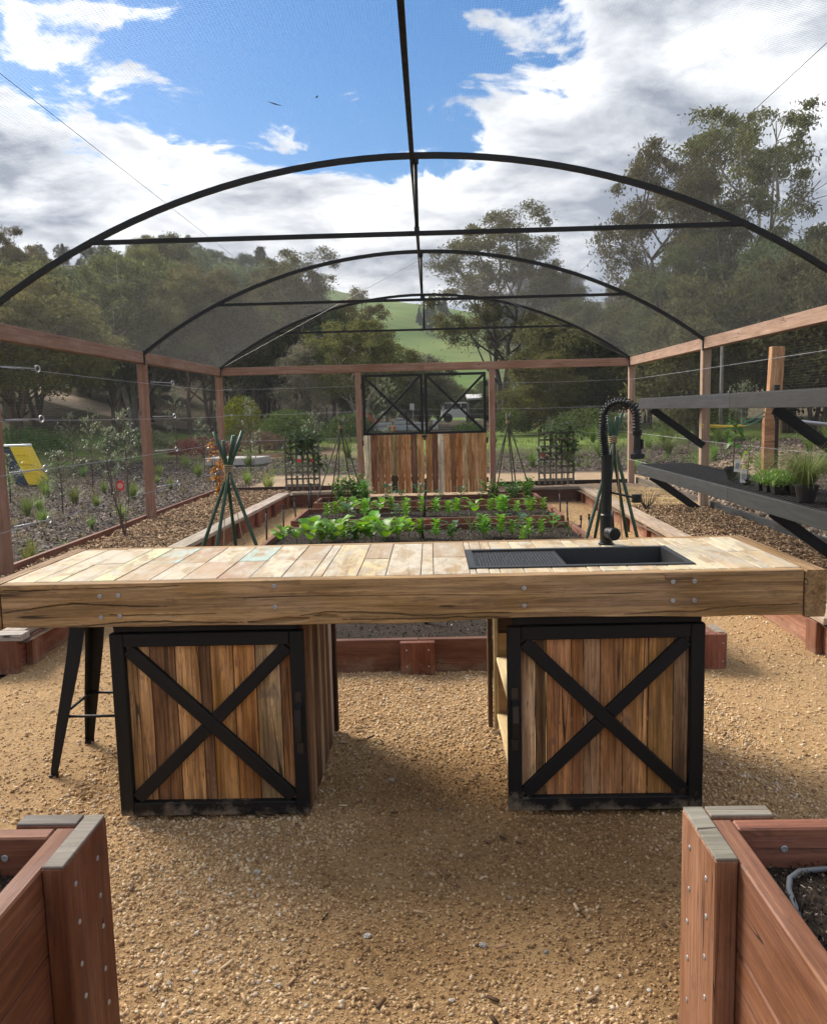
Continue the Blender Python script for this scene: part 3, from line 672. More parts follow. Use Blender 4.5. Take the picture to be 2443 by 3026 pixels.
# ------------------------------------------------------------------ gates
RC_ = [(.30,.155,.07),(.20,.10,.05),(.36,.20,.10),(.42,.26,.14),(.115,.06,.035),(.34,.17,.075),(.26,.20,.14),(.46,.31,.18)]
def gate(x0, x1, label, cols):
    g = thing('timber_gate', label, 'gate', ((x0+x1)/2, YB, .08), 'double gate at the back'); y = YB+.03
    def bar(p, q, w=.045, nm='frame_bar'): return board(nm, p, q, w, .035, M_STEEL_BLK, g, (0, 1, 0), BLK, .003)
    bar((x0+.022, y, 1.13), (x0+.022, y, 2.2)); bar((x1-.022, y, 1.13), (x1-.022, y, 2.2))
    bar((x0+.046, y, 2.178), (x1-.046, y, 2.178)); bar((x0+.046, y, 1.155), (x1-.046, y, 1.155))
    bar((x0+.05, y+.002, 2.15), (x1-.05, y+.002, 1.18), .042, 'brace'); bar((x0+.05, y-.038, 1.18), (x1-.05, y-.038, 2.15), .042, 'brace')
    w = wire_panel((x0, y+.03, 1.16), (1,0,0), x1-x0, (0,0,1), 1.0, .025, .0005, parent=g)
    n_ = len(cols); W = (x1-x0)/n_; x = x0
    for i, c in enumerate(cols):
        ww = W*random.uniform(.985, 1.03); xm = x0+W*(i+.5)
        if i in (4,) and x0 < -.5:
            board('plank', (xm, y-.035, .10), (xm, y-.035, .42), ww-.006, .022, W_RECL, g, (0,-1,0), (.10,.055,.035)); board('plank', (xm, y-.035, .423), (xm, y-.035, 1.135), ww-.006, .022, W_RECL, g, (0,-1,0), (.42,.28,.14)); continue
        board('plank', (xm, y-.035-random.uniform(0, .006), .09), (xm, y-.035, 1.135), ww-.006, .022, W_RECL, g, (0,-1,0), (c[0]*1.55, c[1]*1.38, c[2]*1.15))
    for z in (.35, .9): board('crossrail', (x0+.01, y-.005, z), (x1-.01, y-.005, z), .07, .03, W_RECL, g, (0,1,0), (.2,.1,.06))
    for z in (.3, 1.0, 2.0):
        mb = MB(); xx = x0-.012 if x0 < -.5 else x1+.012; mb.box((xx, y-.01, z), (.03, .03, .09)); mb.build('hinge', M_STEEL_BLK, g)
    return g
g1 = gate(-1.19, -.125, 'left leaf of the plank gate with black cross braced top', [(.55,.50,.42),(.20,.10,.06),(.27,.155,.085),(.36,.20,.10),(.40,.27,.15),(.38,.21,.105),(.36,.19,.09),(.11,.06,.04),(.36,.21,.11)])
g2 = gate(-.095, .985, 'right leaf of the plank gate with black cross braced top', [(.30,.17,.09),(.14,.07,.045),(.50,.46,.38),(.36,.21,.11),(.24,.13,.07),(.30,.14,.06),(.45,.33,.21),(.34,.19,.10),(.40,.26,.15),(.36,.20,.10)])
mb = MB(); mb.box((-.11, YB-.02, 1.10), (.10, .02, .03)); mb.box((-.11, YB-.035, 1.08), (.03, .02, .09)); mb.build('latch', M_STEEL_BLK, g2)
mb = MB(); mb.tube([(-.10, YB-.03, .05), (-.10, YB-.03, .36)], .008, 6); mb.build('drop_bolt', M_STEEL_BLK, g2)
# ------------------------------------------------------------------ border beds edging
def border(name, label, ix0, ix1, y0, y1, sx):
    t = thing(name, label, 'garden bed', ((ix0+ix1)/2, (y0+y1)/2, 0))
    n = 3; 
    for i in range(n):
        a, b = i/n, (i+1)/n; p = lambda s: Vector((ix0+(ix1-ix0)*s, y0+(y1-y0)*s, 0))
        A, B = p(a+.0006), p(b-.0006); off = Vector((sx*.10, 0, 0))
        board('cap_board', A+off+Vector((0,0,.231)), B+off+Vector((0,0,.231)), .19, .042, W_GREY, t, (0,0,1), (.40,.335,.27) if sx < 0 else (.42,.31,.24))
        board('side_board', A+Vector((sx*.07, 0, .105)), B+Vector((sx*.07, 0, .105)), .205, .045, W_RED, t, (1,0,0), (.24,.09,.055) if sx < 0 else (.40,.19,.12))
    k = int((y1-y0)/1.0)
    for i in range(k+1):
        q = p((i+.15)/(k+.3)); board('cleat', q+Vector((sx*.022, 0, .0)), q+Vector((sx*.022, 0, .205)), .14, .045, W_RED, t, (1,0,0), (.17,.06,.04) if i % 2 else (.27,.11,.065))
    return t, p
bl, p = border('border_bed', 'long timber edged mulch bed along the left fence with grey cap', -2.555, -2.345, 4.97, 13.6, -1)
board('end_board', (-2.60, 4.945, .105), (-3.7, 4.945, .105), .205, .045, W_RED, bl, (0,1,0), RED)
board('end_post', (-2.655, 4.895, 0), (-2.655, 4.895, .215), .19, .05, W_RED, bl, (0,1,0), RED); board('cap_board', (-2.52, 4.92, .231), (-3.7, 4.92, .231), .10, .042, W_GREY, bl, (0,0,1), (.38,.35,.31))
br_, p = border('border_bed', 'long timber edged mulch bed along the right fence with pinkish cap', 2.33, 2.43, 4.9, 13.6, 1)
board('back_board', (-2.44, 13.62, .105), (-1.33, 13.62, .105), .205, .045, W_RED, bl, (0,1,0), (.14,.055,.035)); board('cap_board', (-2.30, 13.63, .231), (-1.33, 13.63, .231), .12, .042, W_GREY, bl, (0,0,1), (.32,.26,.20))
board('back_board', (1.2, 13.62, .105), (2.52, 13.62, .105), .205, .045, W_RED, br_, (0,1,0), (.10,.05,.035)); board('cap_board', (1.2, 13.63, .231), (2.42, 13.63, .231), .12, .042, W_GREY, br_, (0,0,1), (.20,.16,.13))
board('end_board', (2.36, 4.88, .105), (3.6, 4.88, .105), .205, .045, W_RED, br_, (0,1,0), RED)
# ------------------------------------------------------------------ raised vegetable beds in the middle
BEDS = [(4.79, 6.15), (6.62, 8.02), (8.42, 9.80), (10.36, 11.66), (12.40, 13.22)]
BN = ['nearest', 'second', 'third', 'fourth', 'farthest']
for i, (a, b) in enumerate(BEDS):
    t = thing('raised_bed', 'low red timber vegetable bed, %s of the five rows behind the bench' % BN[i], 'garden bed', (-.03, a, 0), 'raised vegetable beds in rows')
    x0, x1 = (-1.80, 1.66)
    H = .20
    for y, c in ((a+.024, (.17,.07,.042)), (b-.024, (.17,.07,.042))):
        board('side_board', (x0, y, H/2), (-.10, y, H/2), H, .048, W_RED, t, (0,1,0), c); board('side_board', (-.096, y, H/2), (x1, y, H/2), H, .048, W_RED, t, (0,1,0), c)
    for x in (x0+.024, x1-.024): board('end_board', (x, a+.05, H/2), (x, b-.05, H/2), H, .048, W_RED, t, (1,0,0), (.26,.11,.07))
    board('joint_block', (-.105, a-.026, .0), (-.105, a-.026, H-.006), .205, .05, W_RED, t, (0,1,0), (.21,.075,.045))
    for z in (.05, .15):
        for x in (-.17, -.04): screw(t, (x, a-.0525, z), (0,-1,0), .005)
    if i == 0:
        board('corner_block', (1.60, a-.026, 0), (1.60, a-.026, H+.012), .20, .05, W_RED, t, (0,1,0), (.22,.08,.05)); board('corner_block', (1.688, a+.075, 0), (1.688, a+.075, H+.012), .20, .05, W_GREY, t, (1,0,0), (.30,.24,.19))
        for z in (.05, .16): screw(t, (1.68, a-.0525, z), (0,-1,0), .005)
    s = grid(np.linspace(x0+.049, x1-.049, 60), np.linspace(a+.05, b-.05, 30), bed_z(.14, .02, i), 'soil', M_SOIL); so_ = new('soil', s, t); so_['kind'] = 'stuff'
    chips('soil_crumbs', 3500, (x0+.06, x1-.06), (a+.06, b-.06), .14, .02, .012, M_SOILB, None, .8, zf=bed_z(.14, .02, i), parent=t)
# ------------------------------------------------------------------ foreground planters
def planter(X, sx, label):
    """tall sleeper planter; X = outer face nearest the path, sx = -1 left of the path"""
    t = thing('sleeper_planter', label, 'planter', (X+sx*.6, .6, 0)); Hh = .60; T = .048
    gc = (.20, .18, .145)
    # corner cover boards (vertical, grey end grain on top)
    a = board('corner_board', (X+sx*T/2, 1.754, 0), (X+sx*T/2, 1.754, Hh), .232, T, W_RED, t, (1,0,0), (.17,.062,.031) if sx < 0 else (.25,.128,.075))  # left boards darker, right lighter: shade and sun put into their colour
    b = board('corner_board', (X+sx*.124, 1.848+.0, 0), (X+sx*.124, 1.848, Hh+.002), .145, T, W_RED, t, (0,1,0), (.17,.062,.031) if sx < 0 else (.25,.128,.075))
    for o_, c_ in ((a, (X+sx*T/2, 1.754)), (b, (X+sx*.124, 1.848))):
        w_, d_ = (T, .232) if o_ is a else (.145, T)
        board('end_grain_cap', (c_[0]-.5*w_+.001, c_[1], Hh+.003), (c_[0]+.5*w_-.001, c_[1], Hh+.003), d_-.002, .006, W_GREY, t, (0,0,1), gc if o_ is a else jit(gc), .002)
    for k in range(3):
        z = .1+.2*k; c = (.185,.068,.034) if sx < 0 else (.21,.09,.046)  # side boards carry the same painted shade on the left, sun on the right
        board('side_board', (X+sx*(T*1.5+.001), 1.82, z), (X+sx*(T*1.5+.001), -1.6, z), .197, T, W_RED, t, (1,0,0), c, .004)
        board('far_board', (X+sx*(T+.002), 1.798+.002, z), (X+sx*1.9, 1.798+.002, z), .197, T*.96, W_RED, t, (0,1,0), (.30,.10,.06), .004) if False else board('far_board', (X+sx*(2*T+.002), 1.797, z), (X+sx*1.9, 1.797, z), .197, T*.94, W_RED, t, (0,1,0), (.23,.09,.05), .004)
    for k in range(3): board('outer_board', (X+sx*1.9, 1.82, .1+.2*k), (X+sx*1.9, -1.6, .1+.2*k), .197, T, W_RED, t, (1,0,0), RED, .004)
    for z in (.53, .44, .35, .26, .16, .07):
        for y in (1.69, 1.81): screw(t, (X-sx*.0005, y+random.uniform(-.006, .006), z+random.uniform(-.008, .008)), (-sx,0,0), .0062)
    screw(t, (X+sx*.20, 1.7735, .55), (0,-1,0), .0085)
    s = grid(np.linspace(X+sx*.098, X+sx*1.87, 60) if sx > 0 else np.linspace(X+sx*1.87, X+sx*.098, 60), np.linspace(-1.5, 1.77, 80), bed_z(.505, .02, 44), 'soil', M_SOIL); so_ = new('soil', s, t); so_['kind'] = 'stuff'
    xr = sorted((X+sx*.105, X+sx*.9)); chips('potting_bits', 14000, xr, (.7, 1.765), .5, .014, .006, M_SOILB, None, .8, zf=bed_z(.503, .02, 44), parent=t)
    return t
pl = planter(-.80, -1, 'tall red sleeper planter at the lower left with grey topped corner')
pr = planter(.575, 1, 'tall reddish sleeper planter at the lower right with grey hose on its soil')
mb = MB(); mb.tube([(.725,1.56,.50),(.728,1.61,.520),(.738,1.66,.522),(.757,1.70,.523),(.79,1.728,.523),(.85,1.738,.522),(1.0,1.72,.518)], .0065, 8)
tag(mb.build('irrigation_hose', M_PVC, None, smooth=True), 'thin grey hose looped on the soil of the lower right planter', 'hose')
# ------------------------------------------------------------------ bench
bench = thing('timber_bench', 'long reclaimed timber workbench top with thick weathered front beam', 'bench', (-.1, 3.35, .785))
BX0, BX1, BY0, BY1, BZ = -1.592, 1.335, 2.94, 3.752, .953
def beam_mesh(L, W, T, seed, mat, cracks=(), nx=90, nz=9):
    """hand sawn beam: W tall, T thick, grain along x, wavy lower edge, open splits carved into its outer face"""
    X = np.linspace(-L/2, L/2, nx); low = -W/2 + (fbm(X*1.6+seed, X*0+.3, 3, seed)-.45)*.030 + .004*np.sin(X*3)
    V = []; F = []
    for side in (-1, 1):
        J = np.arange(nz)/(nz-1); Zg = low[:, None] + (W/2-low)[:, None]*J[None]; Xg = np.repeat(X[:, None], nz, 1)
        Yg = side*(T/2 - np.where((J == 0) | (J == 1), .004, 0))[None] + (fbm(Xg*3, Zg*22, 3, seed+3)-.45)*.004 + (fbm(Xg*9, Zg*160, 2, seed+6)-.4)*.0016
        if side == 1:
            for pts, w, dp in cracks:
                cx_, cz_ = np.array(pts).T; c = np.interp(Xg, cx_, cz_) + (fbm(Xg*14, Xg*0, 3, int(w*1e5))-.45)*.010
                t = np.clip((Xg-cx_[0])/(cx_[-1]-cx_[0]), 0, 1); ww = w*np.sin(np.pi*np.clip(t, .02, .98))**.5*(.55+1.0*fbm(Xg*25, Xg*0+7, 2, 3)) + 1e-5
                Yg -= dp*np.exp(-((Zg-c)/ww)**4)*((Xg >= cx_[0]) & (Xg <= cx_[-1]))
        V.append(np.stack([Xg, Zg, Yg], -1).reshape(-1, 3))
    V = np.concatenate(V); i, j = np.meshgrid(np.arange(nx-1), np.arange(nz-1), indexing='ij'); q = (i*nz+j).ravel(); o = nx*nz
    F = [np.stack([o+q, o+q+nz, o+q+nz+1, o+q+1], 1), np.stack([q+1, q+nz+1, q+nz, q], 1)]
    k = np.arange(nx-1)*nz; F += [np.stack([k, k+nz, o+k+nz, o+k], 1), np.stack([o+k+nz-1, o+k+2*nz-1, k+2*nz-1, k+nz-1], 1)]
    k = np.arange(nz-1); e = (nx-1)*nz; F += [np.stack([k, o+k, o+k+1, k+1], 1), np.stack([e+k+1, o+e+k+1, o+e+k, e+k], 1)]
    return mesh_np('beam', V, np.concatenate(F), mat, True)
def put_beam(name, p0, p1, W, T, up, seed, col, cracks=(), nx=90, nz=9):
    p0, p1 = Vector(p0), Vector(p1); x = (p1-p0).normalized(); z = Vector(up); y = z.cross(x)
    M = Matrix.Translation((p0+p1)/2) @ Matrix(((x.x,y.x,z.x,0),(x.y,y.y,z.y,0),(x.z,y.z,z.z,0),(0,0,0,1)))
    o = new(name, beam_mesh((p1-p0).length, W, T, seed, W_BEAM, cracks, nx, nz), bench, M); o.color = (*col, 1)
    bv = o.modifiers.new('edge', 'EDGE_SPLIT'); bv.split_angle = rad(40); return o
bcx, bcz = (BX0+BX1-.007)/2, BZ-.082
CRK = [([(-1.586,.846),(-1.45,.862),(-1.327,.877),(-1.15,.868),(-.977,.861)], .0028, .012), ([(-1.578,.930),(-1.323,.933),(-.9,.938)], .0022, .008), ([(-1.378,.792),(-1.069,.806),(-.70,.795)], .0026, .012), ([(-.683,.797),(-.561,.803),(-.456,.808)], .0075, .016), ([(-.435,.818),(-.39,.815),(-.352,.812)], .0070, .016), ([(-.49,.821),(-.368,.832),(-.077,.811),(.307,.815)], .0028, .012), ([(-.33,.803),(-.1,.799),(.28,.803)], .0024, .012), ([(.667,.802),(.937,.807),(1.145,.826),(1.32,.827)], .0026, .010), ([(-1.2,.834),(-1.02,.829),(-.8,.832)], .0018, .008), ([(.02,.842),(.05,.841),(.075,.840)], .0045, .010)]
put_beam('front_beam', (BX0+.005, BY0+.0225, BZ-.082), (BX1-.012, BY0+.0225, BZ-.082), .163, .045, (0,-1,0), 3, BEAM, [([(x-bcx, z-bcz) for x, z in p], w, d) for p, w, d in CRK], 420, 72)
put_beam('back_beam', (BX0+.005, BY1-.0225, BZ-.082), (BX1-.012, BY1-.0225, BZ-.082), .163, .045, (0,-1,0), 5, BEAM)
put_beam('end_beam', (BX1+.03, BY0-.006, BZ-.082), (BX1+.03, BY1, BZ-.082), .163, .075, (1,0,0), 7, (.33,.20,.09))
put_beam('end_beam', (BX0-.032, BY0+.002, BZ-.082), (BX0-.032, BY1, BZ-.082), .163, .06, (1,0,0), 8, (.30,.17,.075))
for x, zs in ((-1.22,(.905,.826)),(-1.152,(.907,.829)),(-.58,(.93,.853)),(.325,(.905,.84)),(.858,(.918,.848)),(.935,(.918,.848))):
    for z in zs: screw(bench, (x, BY0-.0035, z), (0,-1,0), .0085)
board('beam_patch', (.83, BY0-.002, .937), (.925, BY0-.002, .937), .022, .006, W_RECL, bench, (0,-1,0), (.25,.14,.07))
# top planks run front to back
px = [BX0]; rw = random.Random(5)
while px[-1] < BX1-.05: px.append(px[-1] + rw.choice((.04, .047, .09, .105, .11, .12, .13)))
px[-1] = BX1
for sxx in (.135, .98):
    k_ = min(range(1, len(px)-1), key=lambda i: abs(px[i]-sxx)); px[k_] = sxx
if px[-1]-px[-2] < .05: px.pop(-2)
SX0, SX1, SY0, SY1 = .135, .98, 3.072, 3.482
TINT = [(.60,.53,.40),(.55,.48,.36),(.33,.15,.09),(.33,.56,.53),(.52,.56,.30),(.42,.28,.18),(.58,.46,.28),(.70,.60,.32),(.45,.32,.22),(.74,.70,.62)]
yA, yB = BY0+.047, BY1-.047
def top_plank(xa, xb, ya, yb, i):
    if xb-xa < .012: return
    f = (xa-BX0)/(BX1-BX0)
    if f < .32: col = rw.choice(TINT[:7])
    elif f < .6: col = rw.choice(((.56,.50,.40),(.54,.46,.33),(.34,.23,.15),(.60,.48,.25),(.52,.42,.29)))
    else: col = rw.choice(((.58,.45,.27),(.54,.40,.23),(.60,.51,.32),(.58,.51,.34)))
    z = BZ-.011+rw.uniform(-.0012, .0012)
    board('top_plank', ((xa+xb)/2, ya, z), ((xa+xb)/2, yb, z), xb-xa-.0028, .022, W_TOP, bench, (0,0,1), col, .0018, .06, .03)
for i in range(len(px)-1):
    xa, xb = px[i], px[i+1]; ym = 3.335+rw.uniform(-.004, .004)
    if xb <= SX0 or xa >= SX1:
        if rw.random() < .7: top_plank(xa, xb, yA, ym-.001, i); top_plank(xa, xb, ym+.001, yB, i)
        else: top_plank(xa, xb, yA, yB, i)
    else:
        for qa, qb in ((xa, min(xb, SX0)), (max(xa, SX1), xb)):
            if qb-qa > .015: top_plank(qa, qb, yA, yB, i)
        qa, qb = max(xa, SX0), min(xb, SX1)
        top_plank(qa, qb, yA, SY0+.012, i); top_plank(qa, qb, SY1-.012, yB, i)
board('cross_bearer', (-1.3, BY0+.046, .865), (-1.3, BY1-.046, .865), .12, .045, W_BEAM, bench, (1,0,0), BEAM); board('cross_bearer', (1.1, BY0+.046, .865), (1.1, BY1-.046, .865), .12, .045, W_BEAM, bench, (1,0,0), BEAM)
# sink
sink = thing('kitchen_sink', 'black rectangular sink with ribbed drainer set into the bench top', 'sink', ((SX0+SX1)/2, 3.27, BZ))
def basin(x0, x1, y0, y1, zt, depth, taper=.012):
    mb = MB(); V = [(x0,y0,zt),(x1,y0,zt),(x1,y1,zt),(x0,y1,zt),(x0+taper,y0+taper,zt-depth),(x1-taper,y0+taper,zt-depth),(x1-taper,y1-taper,zt-depth),(x0+taper,y1-taper,zt-depth)]
    mb.add(V, [(0,4,5,1),(1,5,6,2),(2,6,7,3),(3,7,4,0),(4,7,6,5)]); return mb
zr = BZ+.005
mb = MB()
for (xa, xb, ya, yb) in ((SX0,SX1,SY0,SY0+.028),(SX0,SX1,SY1-.028,SY1),(SX0,SX0+.026,SY0+.028,SY1-.028),(SX1-.026,SX1,SY0+.028,SY1-.028)): mb.box(((xa+xb)/2,(ya+yb)/2,zr-.003), (xb-xa, yb-ya, .007))
mb.build('rim', M_SINK, sink)
basin(.505, SX1-.027, SY0+.029, SY1-.029, zr-.001, .20).build('bowl', M_SINK, sink)
mb = MB(); mb.box((.333, 3.277, zr-.012), (.345, .351, .008)); dr = mb.build('drainer', M_SINK, sink)
mb = MB(); xs_ = np.arange(.175, .50, .0125)
for k, x in enumerate(xs_):
    for y in np.arange(3.115, 3.445, .0125):
        mb.lathe([(.0042, 0), (.003, .0016)], (x+random.uniform(-.002,.002), y+random.uniform(-.002,.002), zr-.008), 5)
st = mb.build('drainer_studs', M_SINK, dr); st['kind'] = 'stuff'
mb = MB(); mb.lathe([(.045, 0), (.045, .003), (.03, .004)], (.74, 3.277, zr-.2005), 16); mb.build('drain', M_GALV, sink, smooth=False)
# tap
tap = thing('kitchen_tap', 'tall matt black spring neck tap standing behind the sink', 'tap', (.752, 3.57, BZ))
tx, ty = .752, 3.57
mb = MB(); mb.lathe([(.034, 0), (.034, .006), (.027, .009), (.027, .13), (.0225, .135), (.0225, .375), (.0235, .38), (.0235, .392), (.012, .395)], (tx, ty, BZ), 24); mb.build('body', M_TAP, tap, smooth=False)
mb = MB(); Mv = Vector((.25, -1, 0)).to_track_quat('Z', 'Y').to_matrix(); mb.lathe([(.026, 0), (.028, .004), (.029, .045), (.0265, .052), (.0265, .056), (.02, .058)], (tx+.008, ty-.02, BZ+.055), 24, Mv); vb = mb.build('valve', M_TAP, tap)
mb = MB(); mb.tube([(tx+.018, ty-.06, BZ+.075), (tx+.014, ty-.055, BZ+.155)], .004, 8); mb.build('lever', M_TAP, tap, smooth=True)
# neck path: up, over, down
top = Vector((tx-.012, ty, BZ+.39)); ex = Vector((.857, 3.47, 1.44))
path = [Vector((tx-.006, ty, BZ+.385)), Vector((tx-.016, ty, 1.42)), Vector((tx-.014, ty, 1.49))]
mid = Vector((.797, 3.525, 0)); hd = (ex-path[-1]).xy; 
for a in np.linspace(0, math.pi*.93, 15):
    s = (1-math.cos(a))/2; path.append(Vector((path[2].x+(ex.x-path[2].x)*s, path[2].y+(ex.y-path[2].y)*s, 1.505+.062*math.sin(a))))
path.append(ex)
def resample(P, n):
    P = np.array([list(p) for p in P]); d = np.r_[0, np.cumsum(np.linalg.norm(np.diff(P, axis=0), axis=1))]; t = np.linspace(0, d[-1], n)
    return np.stack([np.interp(t, d, P[:, i]) for i in range(3)], 1), d[-1]
Q, LEN = resample(path, 60)
for _ in range(3): Q[1:-1] = (Q[:-2]+2*Q[1:-1]+Q[2:])/4
mb = MB(); mb.tube([tuple(q) for q in Q], .010, 10); mb.build('hose', M_RUBBER, tap, smooth=True)
def helix(Q, R, turns_at):
    n = len(Q); pts = []; T = np.gradient(Q, axis=0); T /= np.linalg.norm(T, axis=1)[:, None]; prev = np.array([1., 0, 0])
    for i in range(n):
        x = prev - T[i]*prev.dot(T[i]); x /= np.linalg.norm(x); prev = x; y = np.cross(T[i], x); a = turns_at[i]*2*math.pi
        pts.append(Q[i]+(x*math.cos(a)+y*math.sin(a))*R)
    return pts
Q2, _ = resample(Q, 620); s = np.linspace(0, 1, 620); turns = np.where(s < .30, s/.30*18, 18+(s-.30)/.70*24)
mb = MB(); mb.tube([tuple(q) for q in helix(Q2, .0185, turns)], .0028, 5); mb.build('spring', M_TAP, tap, smooth=True)
hd_ = Vector((.02, -.012, -1)).normalized(); Mh = (hd_).to_track_quat('Z', 'Y').to_matrix()
mb = MB(); mb.lathe([(.018, -.012), (.019, 0), (.0175, .014), (.0135, .016), (.0145, .03), (.016, .075), (.018, .086), (.028, .090), (.0285, .108), (.024, .112)], ex, 20, Mh); sh = mb.build('spray_head', M_TAP, tap)
mb = MB(); mb.box(ex+Vector((.020, -.004, -.05)), (.008, .012, .04)); mb.build('spray_trigger', M_TAP, sh)
mb = MB(); mb.tube([(tx, ty, 1.185), (.850, 3.478, 1.165)], .0045, 8); ar = mb.build('support_arm', M_TAP, tap, smooth=True)
mb = MB(); mb.lathe([(.019, -.017), (.020, -.015), (.020, .017), (.014, .018)], (.857, 3.47, 1.163), 18); mb.build('clip_ring', M_TAP, ar)
# ------------------------------------------------------------------ cabinets
def cross_door(t, x0, x1, y, z0, z1, planks, cols, handle_x):
    d = new('door', None, t, Matrix.Translation(((x0+x1)/2, y, z0))); f = .052; T = .034
    def fb(p, q, w=f, dy=0., nm='frame_bar', T_=T): return board(nm, p, q, w, T_, W_BLACK, d, (0,1,0), (.0065,.0065,.007), .003, .15)
    fb((x0+f/2, y, z0), (x0+f/2, y, z1)); fb((x1-f/2, y, z0), (x1-f/2, y, z1))
    fb((x0+f+.001, y, z1-f/2), (x1-f-.001, y, z1-f/2)); fb((x0+f+.001, y, z0+f/2), (x1-f-.001, y, z0+f/2))
    a, b, c, e = x0+f+.012, x1-f-.012, z0+f+.012, z1-f-.012
    fb((a, y+.003, e), (b, y+.003, c), .05, 0, 'brace', .026)
    m_ = Vector(((a+b)/2, y+.003, (c+e)/2)); dd = (Vector((b,y,e))-Vector((a,y,c))).normalized()*.0262
    fb((a, y+.003, c), m_-dd, .05, 0, 'brace', .025); fb(m_+dd, (b, y+.003, e), .05, 0, 'brace', .025)
    W = sum(planks); x = x0+f-.006; k = (x1-x0-2*f+.012)/W
    for w, cc in zip(planks, cols):
        board('plank', (x+w*k/2, y+.024, z0+.03), (x+w*k/2, y+.024, z1-.03), w*k-.003, .018, W_RECL, d, (0,-1,0), (cc[0]*1.65, cc[1]*1.44, cc[2]*1.18), .002, .05, .03); x += w*k
    h0, h1 = z0+.26, z0+.475; hp = MB(); yy = y-T/2
    pts = [(handle_x, yy-.004, h0+.03), (handle_x, yy-.032, h0+.045), (handle_x, yy-.040, (h0+h1)/2), (handle_x, yy-.032, h1-.045), (handle_x, yy-.004, h1-.03)]
    V = []; F = []
    for q in pts:
        for s_ in (-1, 1):
            for dpt in (0, .006): V.append((q[0]+s_*.011, q[1]-dpt, q[2]))
    for i in range(len(pts)-1):
        a_ = i*4; F += [(a_,a_+1,a_+5,a_+4),(a_+2,a_+6,a_+7,a_+3),(a_,a_+4,a_+6,a_+2),(a_+1,a_+3,a_+7,a_+5)]
    F += [(0,2,3,1),(16,17,19,18)]
    hp.add(V, F); hp.box((handle_x, yy-.002, h0+.01), (.024, .004, .05)); hp.box((handle_x, yy-.002, h1-.01), (.024, .004, .05)); hp.build('handle', M_HANDLE, d)
    return d
cl = thing('bench_cabinet', 'left under bench cabinet with black cross braced plank door and plank side', 'cabinet', (-.86, 3.4, 0), 'cabinets under the bench')
LC = [(.29,.19,.10),(.31,.20,.105),(.15,.085,.045),(.36,.22,.11),(.13,.075,.042),(.33,.185,.08),(.29,.145,.058),(.30,.22,.135),(.26,.14,.068)]
cross_door(cl, -1.229, -.496, 3.03, .018, .742, [.5,.62,1.15,1.1,.5,1.05,1.0,1.12,.6], LC, -.522)
ya = 3.055; ws = [.10,.085,.12,.075,.11,.07,.09,.12]
SC = [(.23,.11,.055),(.42,.27,.15),(.14,.06,.035),(.50,.36,.22),(.20,.08,.04),(.46,.32,.19),(.17,.075,.045),(.58,.52,.44)]
kf = .785/sum(ws)
for w, c in zip(ws, SC):
    board('side_plank', (-.503+random.uniform(-.004,.004), ya+w*kf/2, .012), (-.503, ya+w*kf/2, .79), w*kf-.004, .02, W_RECL, cl, (1,0,0), c, .003); ya += w*kf
board('corner_post', (-.50, 3.868, .012), (-.50, 3.868, .79), .045, .045, W_RECL, cl, (1,0,0), (.08,.04,.028))
board('side_panel', (-1.215, 3.06, .40), (-1.215, 3.84, .40), .77, .018, W_PALE, cl, (1,0,0), (.40,.28,.17)); board('back_panel', (-1.2, 3.835, .40), (-.525, 3.835, .40), .77, .018, W_PALE, cl, (0,1,0), (.40,.28,.17))
board('shadow_strip', (-1.21, 3.035, .766), (-.515, 3.035, .766), .04, .03, W_BLACK, cl, (0,1,0), BLK); board('base_panel', (-1.2, 3.45, .03), (-.52, 3.45, .03), .76, .02, W_PALE, cl, (0,0,1), (.4,.3,.18))  # black strip above the door stands in for the shadow line there
cr = thing('bench_cabinet', 'right under bench cabinet with black cross braced plank door and open shelved side', 'cabinet', (.64, 3.4, 0), 'cabinets under the bench')
RCOL = [(.27,.185,.12),(.14,.09,.05),(.34,.18,.09),(.25,.125,.06),(.25,.165,.10),(.29,.16,.08),(.32,.19,.095),(.31,.185,.09),(.24,.17,.12)]
cross_door(cr, .268, 1.003, 3.03, .018, .742, [.6,.42,.95,.45,.62,.85,.95,.95,.6], RCOL, .294)
PINE = (.66, .50, .28)
board('shelf', (.635, 3.05, .365), (.635, 3.845, .365), .69, .018, W_PALE, cr, (0,0,1), PINE); board('shelf', (.635, 3.05, .085), (.635, 3.845, .085), .69, .018, W_PALE, cr, (0,0,1), PINE)
board('back_panel', (.30, 3.86, .41), (.99, 3.86, .41), .74, .016, W_PALE, cr, (0,1,0), (.46,.30,.15)); board('side_panel', (.99, 3.06, .40), (.99, 3.84, .40), .77, .018, W_RECL, cr, (1,0,0), (.24,.12,.06))
board('corner_post', (.288, 3.87, .01), (.288, 3.87, .79), .045, .02, W_PALE, cr, (1,0,0), PINE); board('corner_post', (.262, 3.90, .01), (.262, 3.90, .79), .05, .022, W_RECL, cr, (1,0,0), (.16,.09,.05))
board('shadow_strip', (.29, 3.035, .766), (.99, 3.035, .766), .04, .03, W_BLACK, cr, (0,1,0), BLK); board('lintel', (.30, 3.845, .62), (.98, 3.845, .62), .26, .014, W_RECL, cr, (0,1,0), (.06,.03,.02))  # black strip over this door also paints the shadow line under the bench
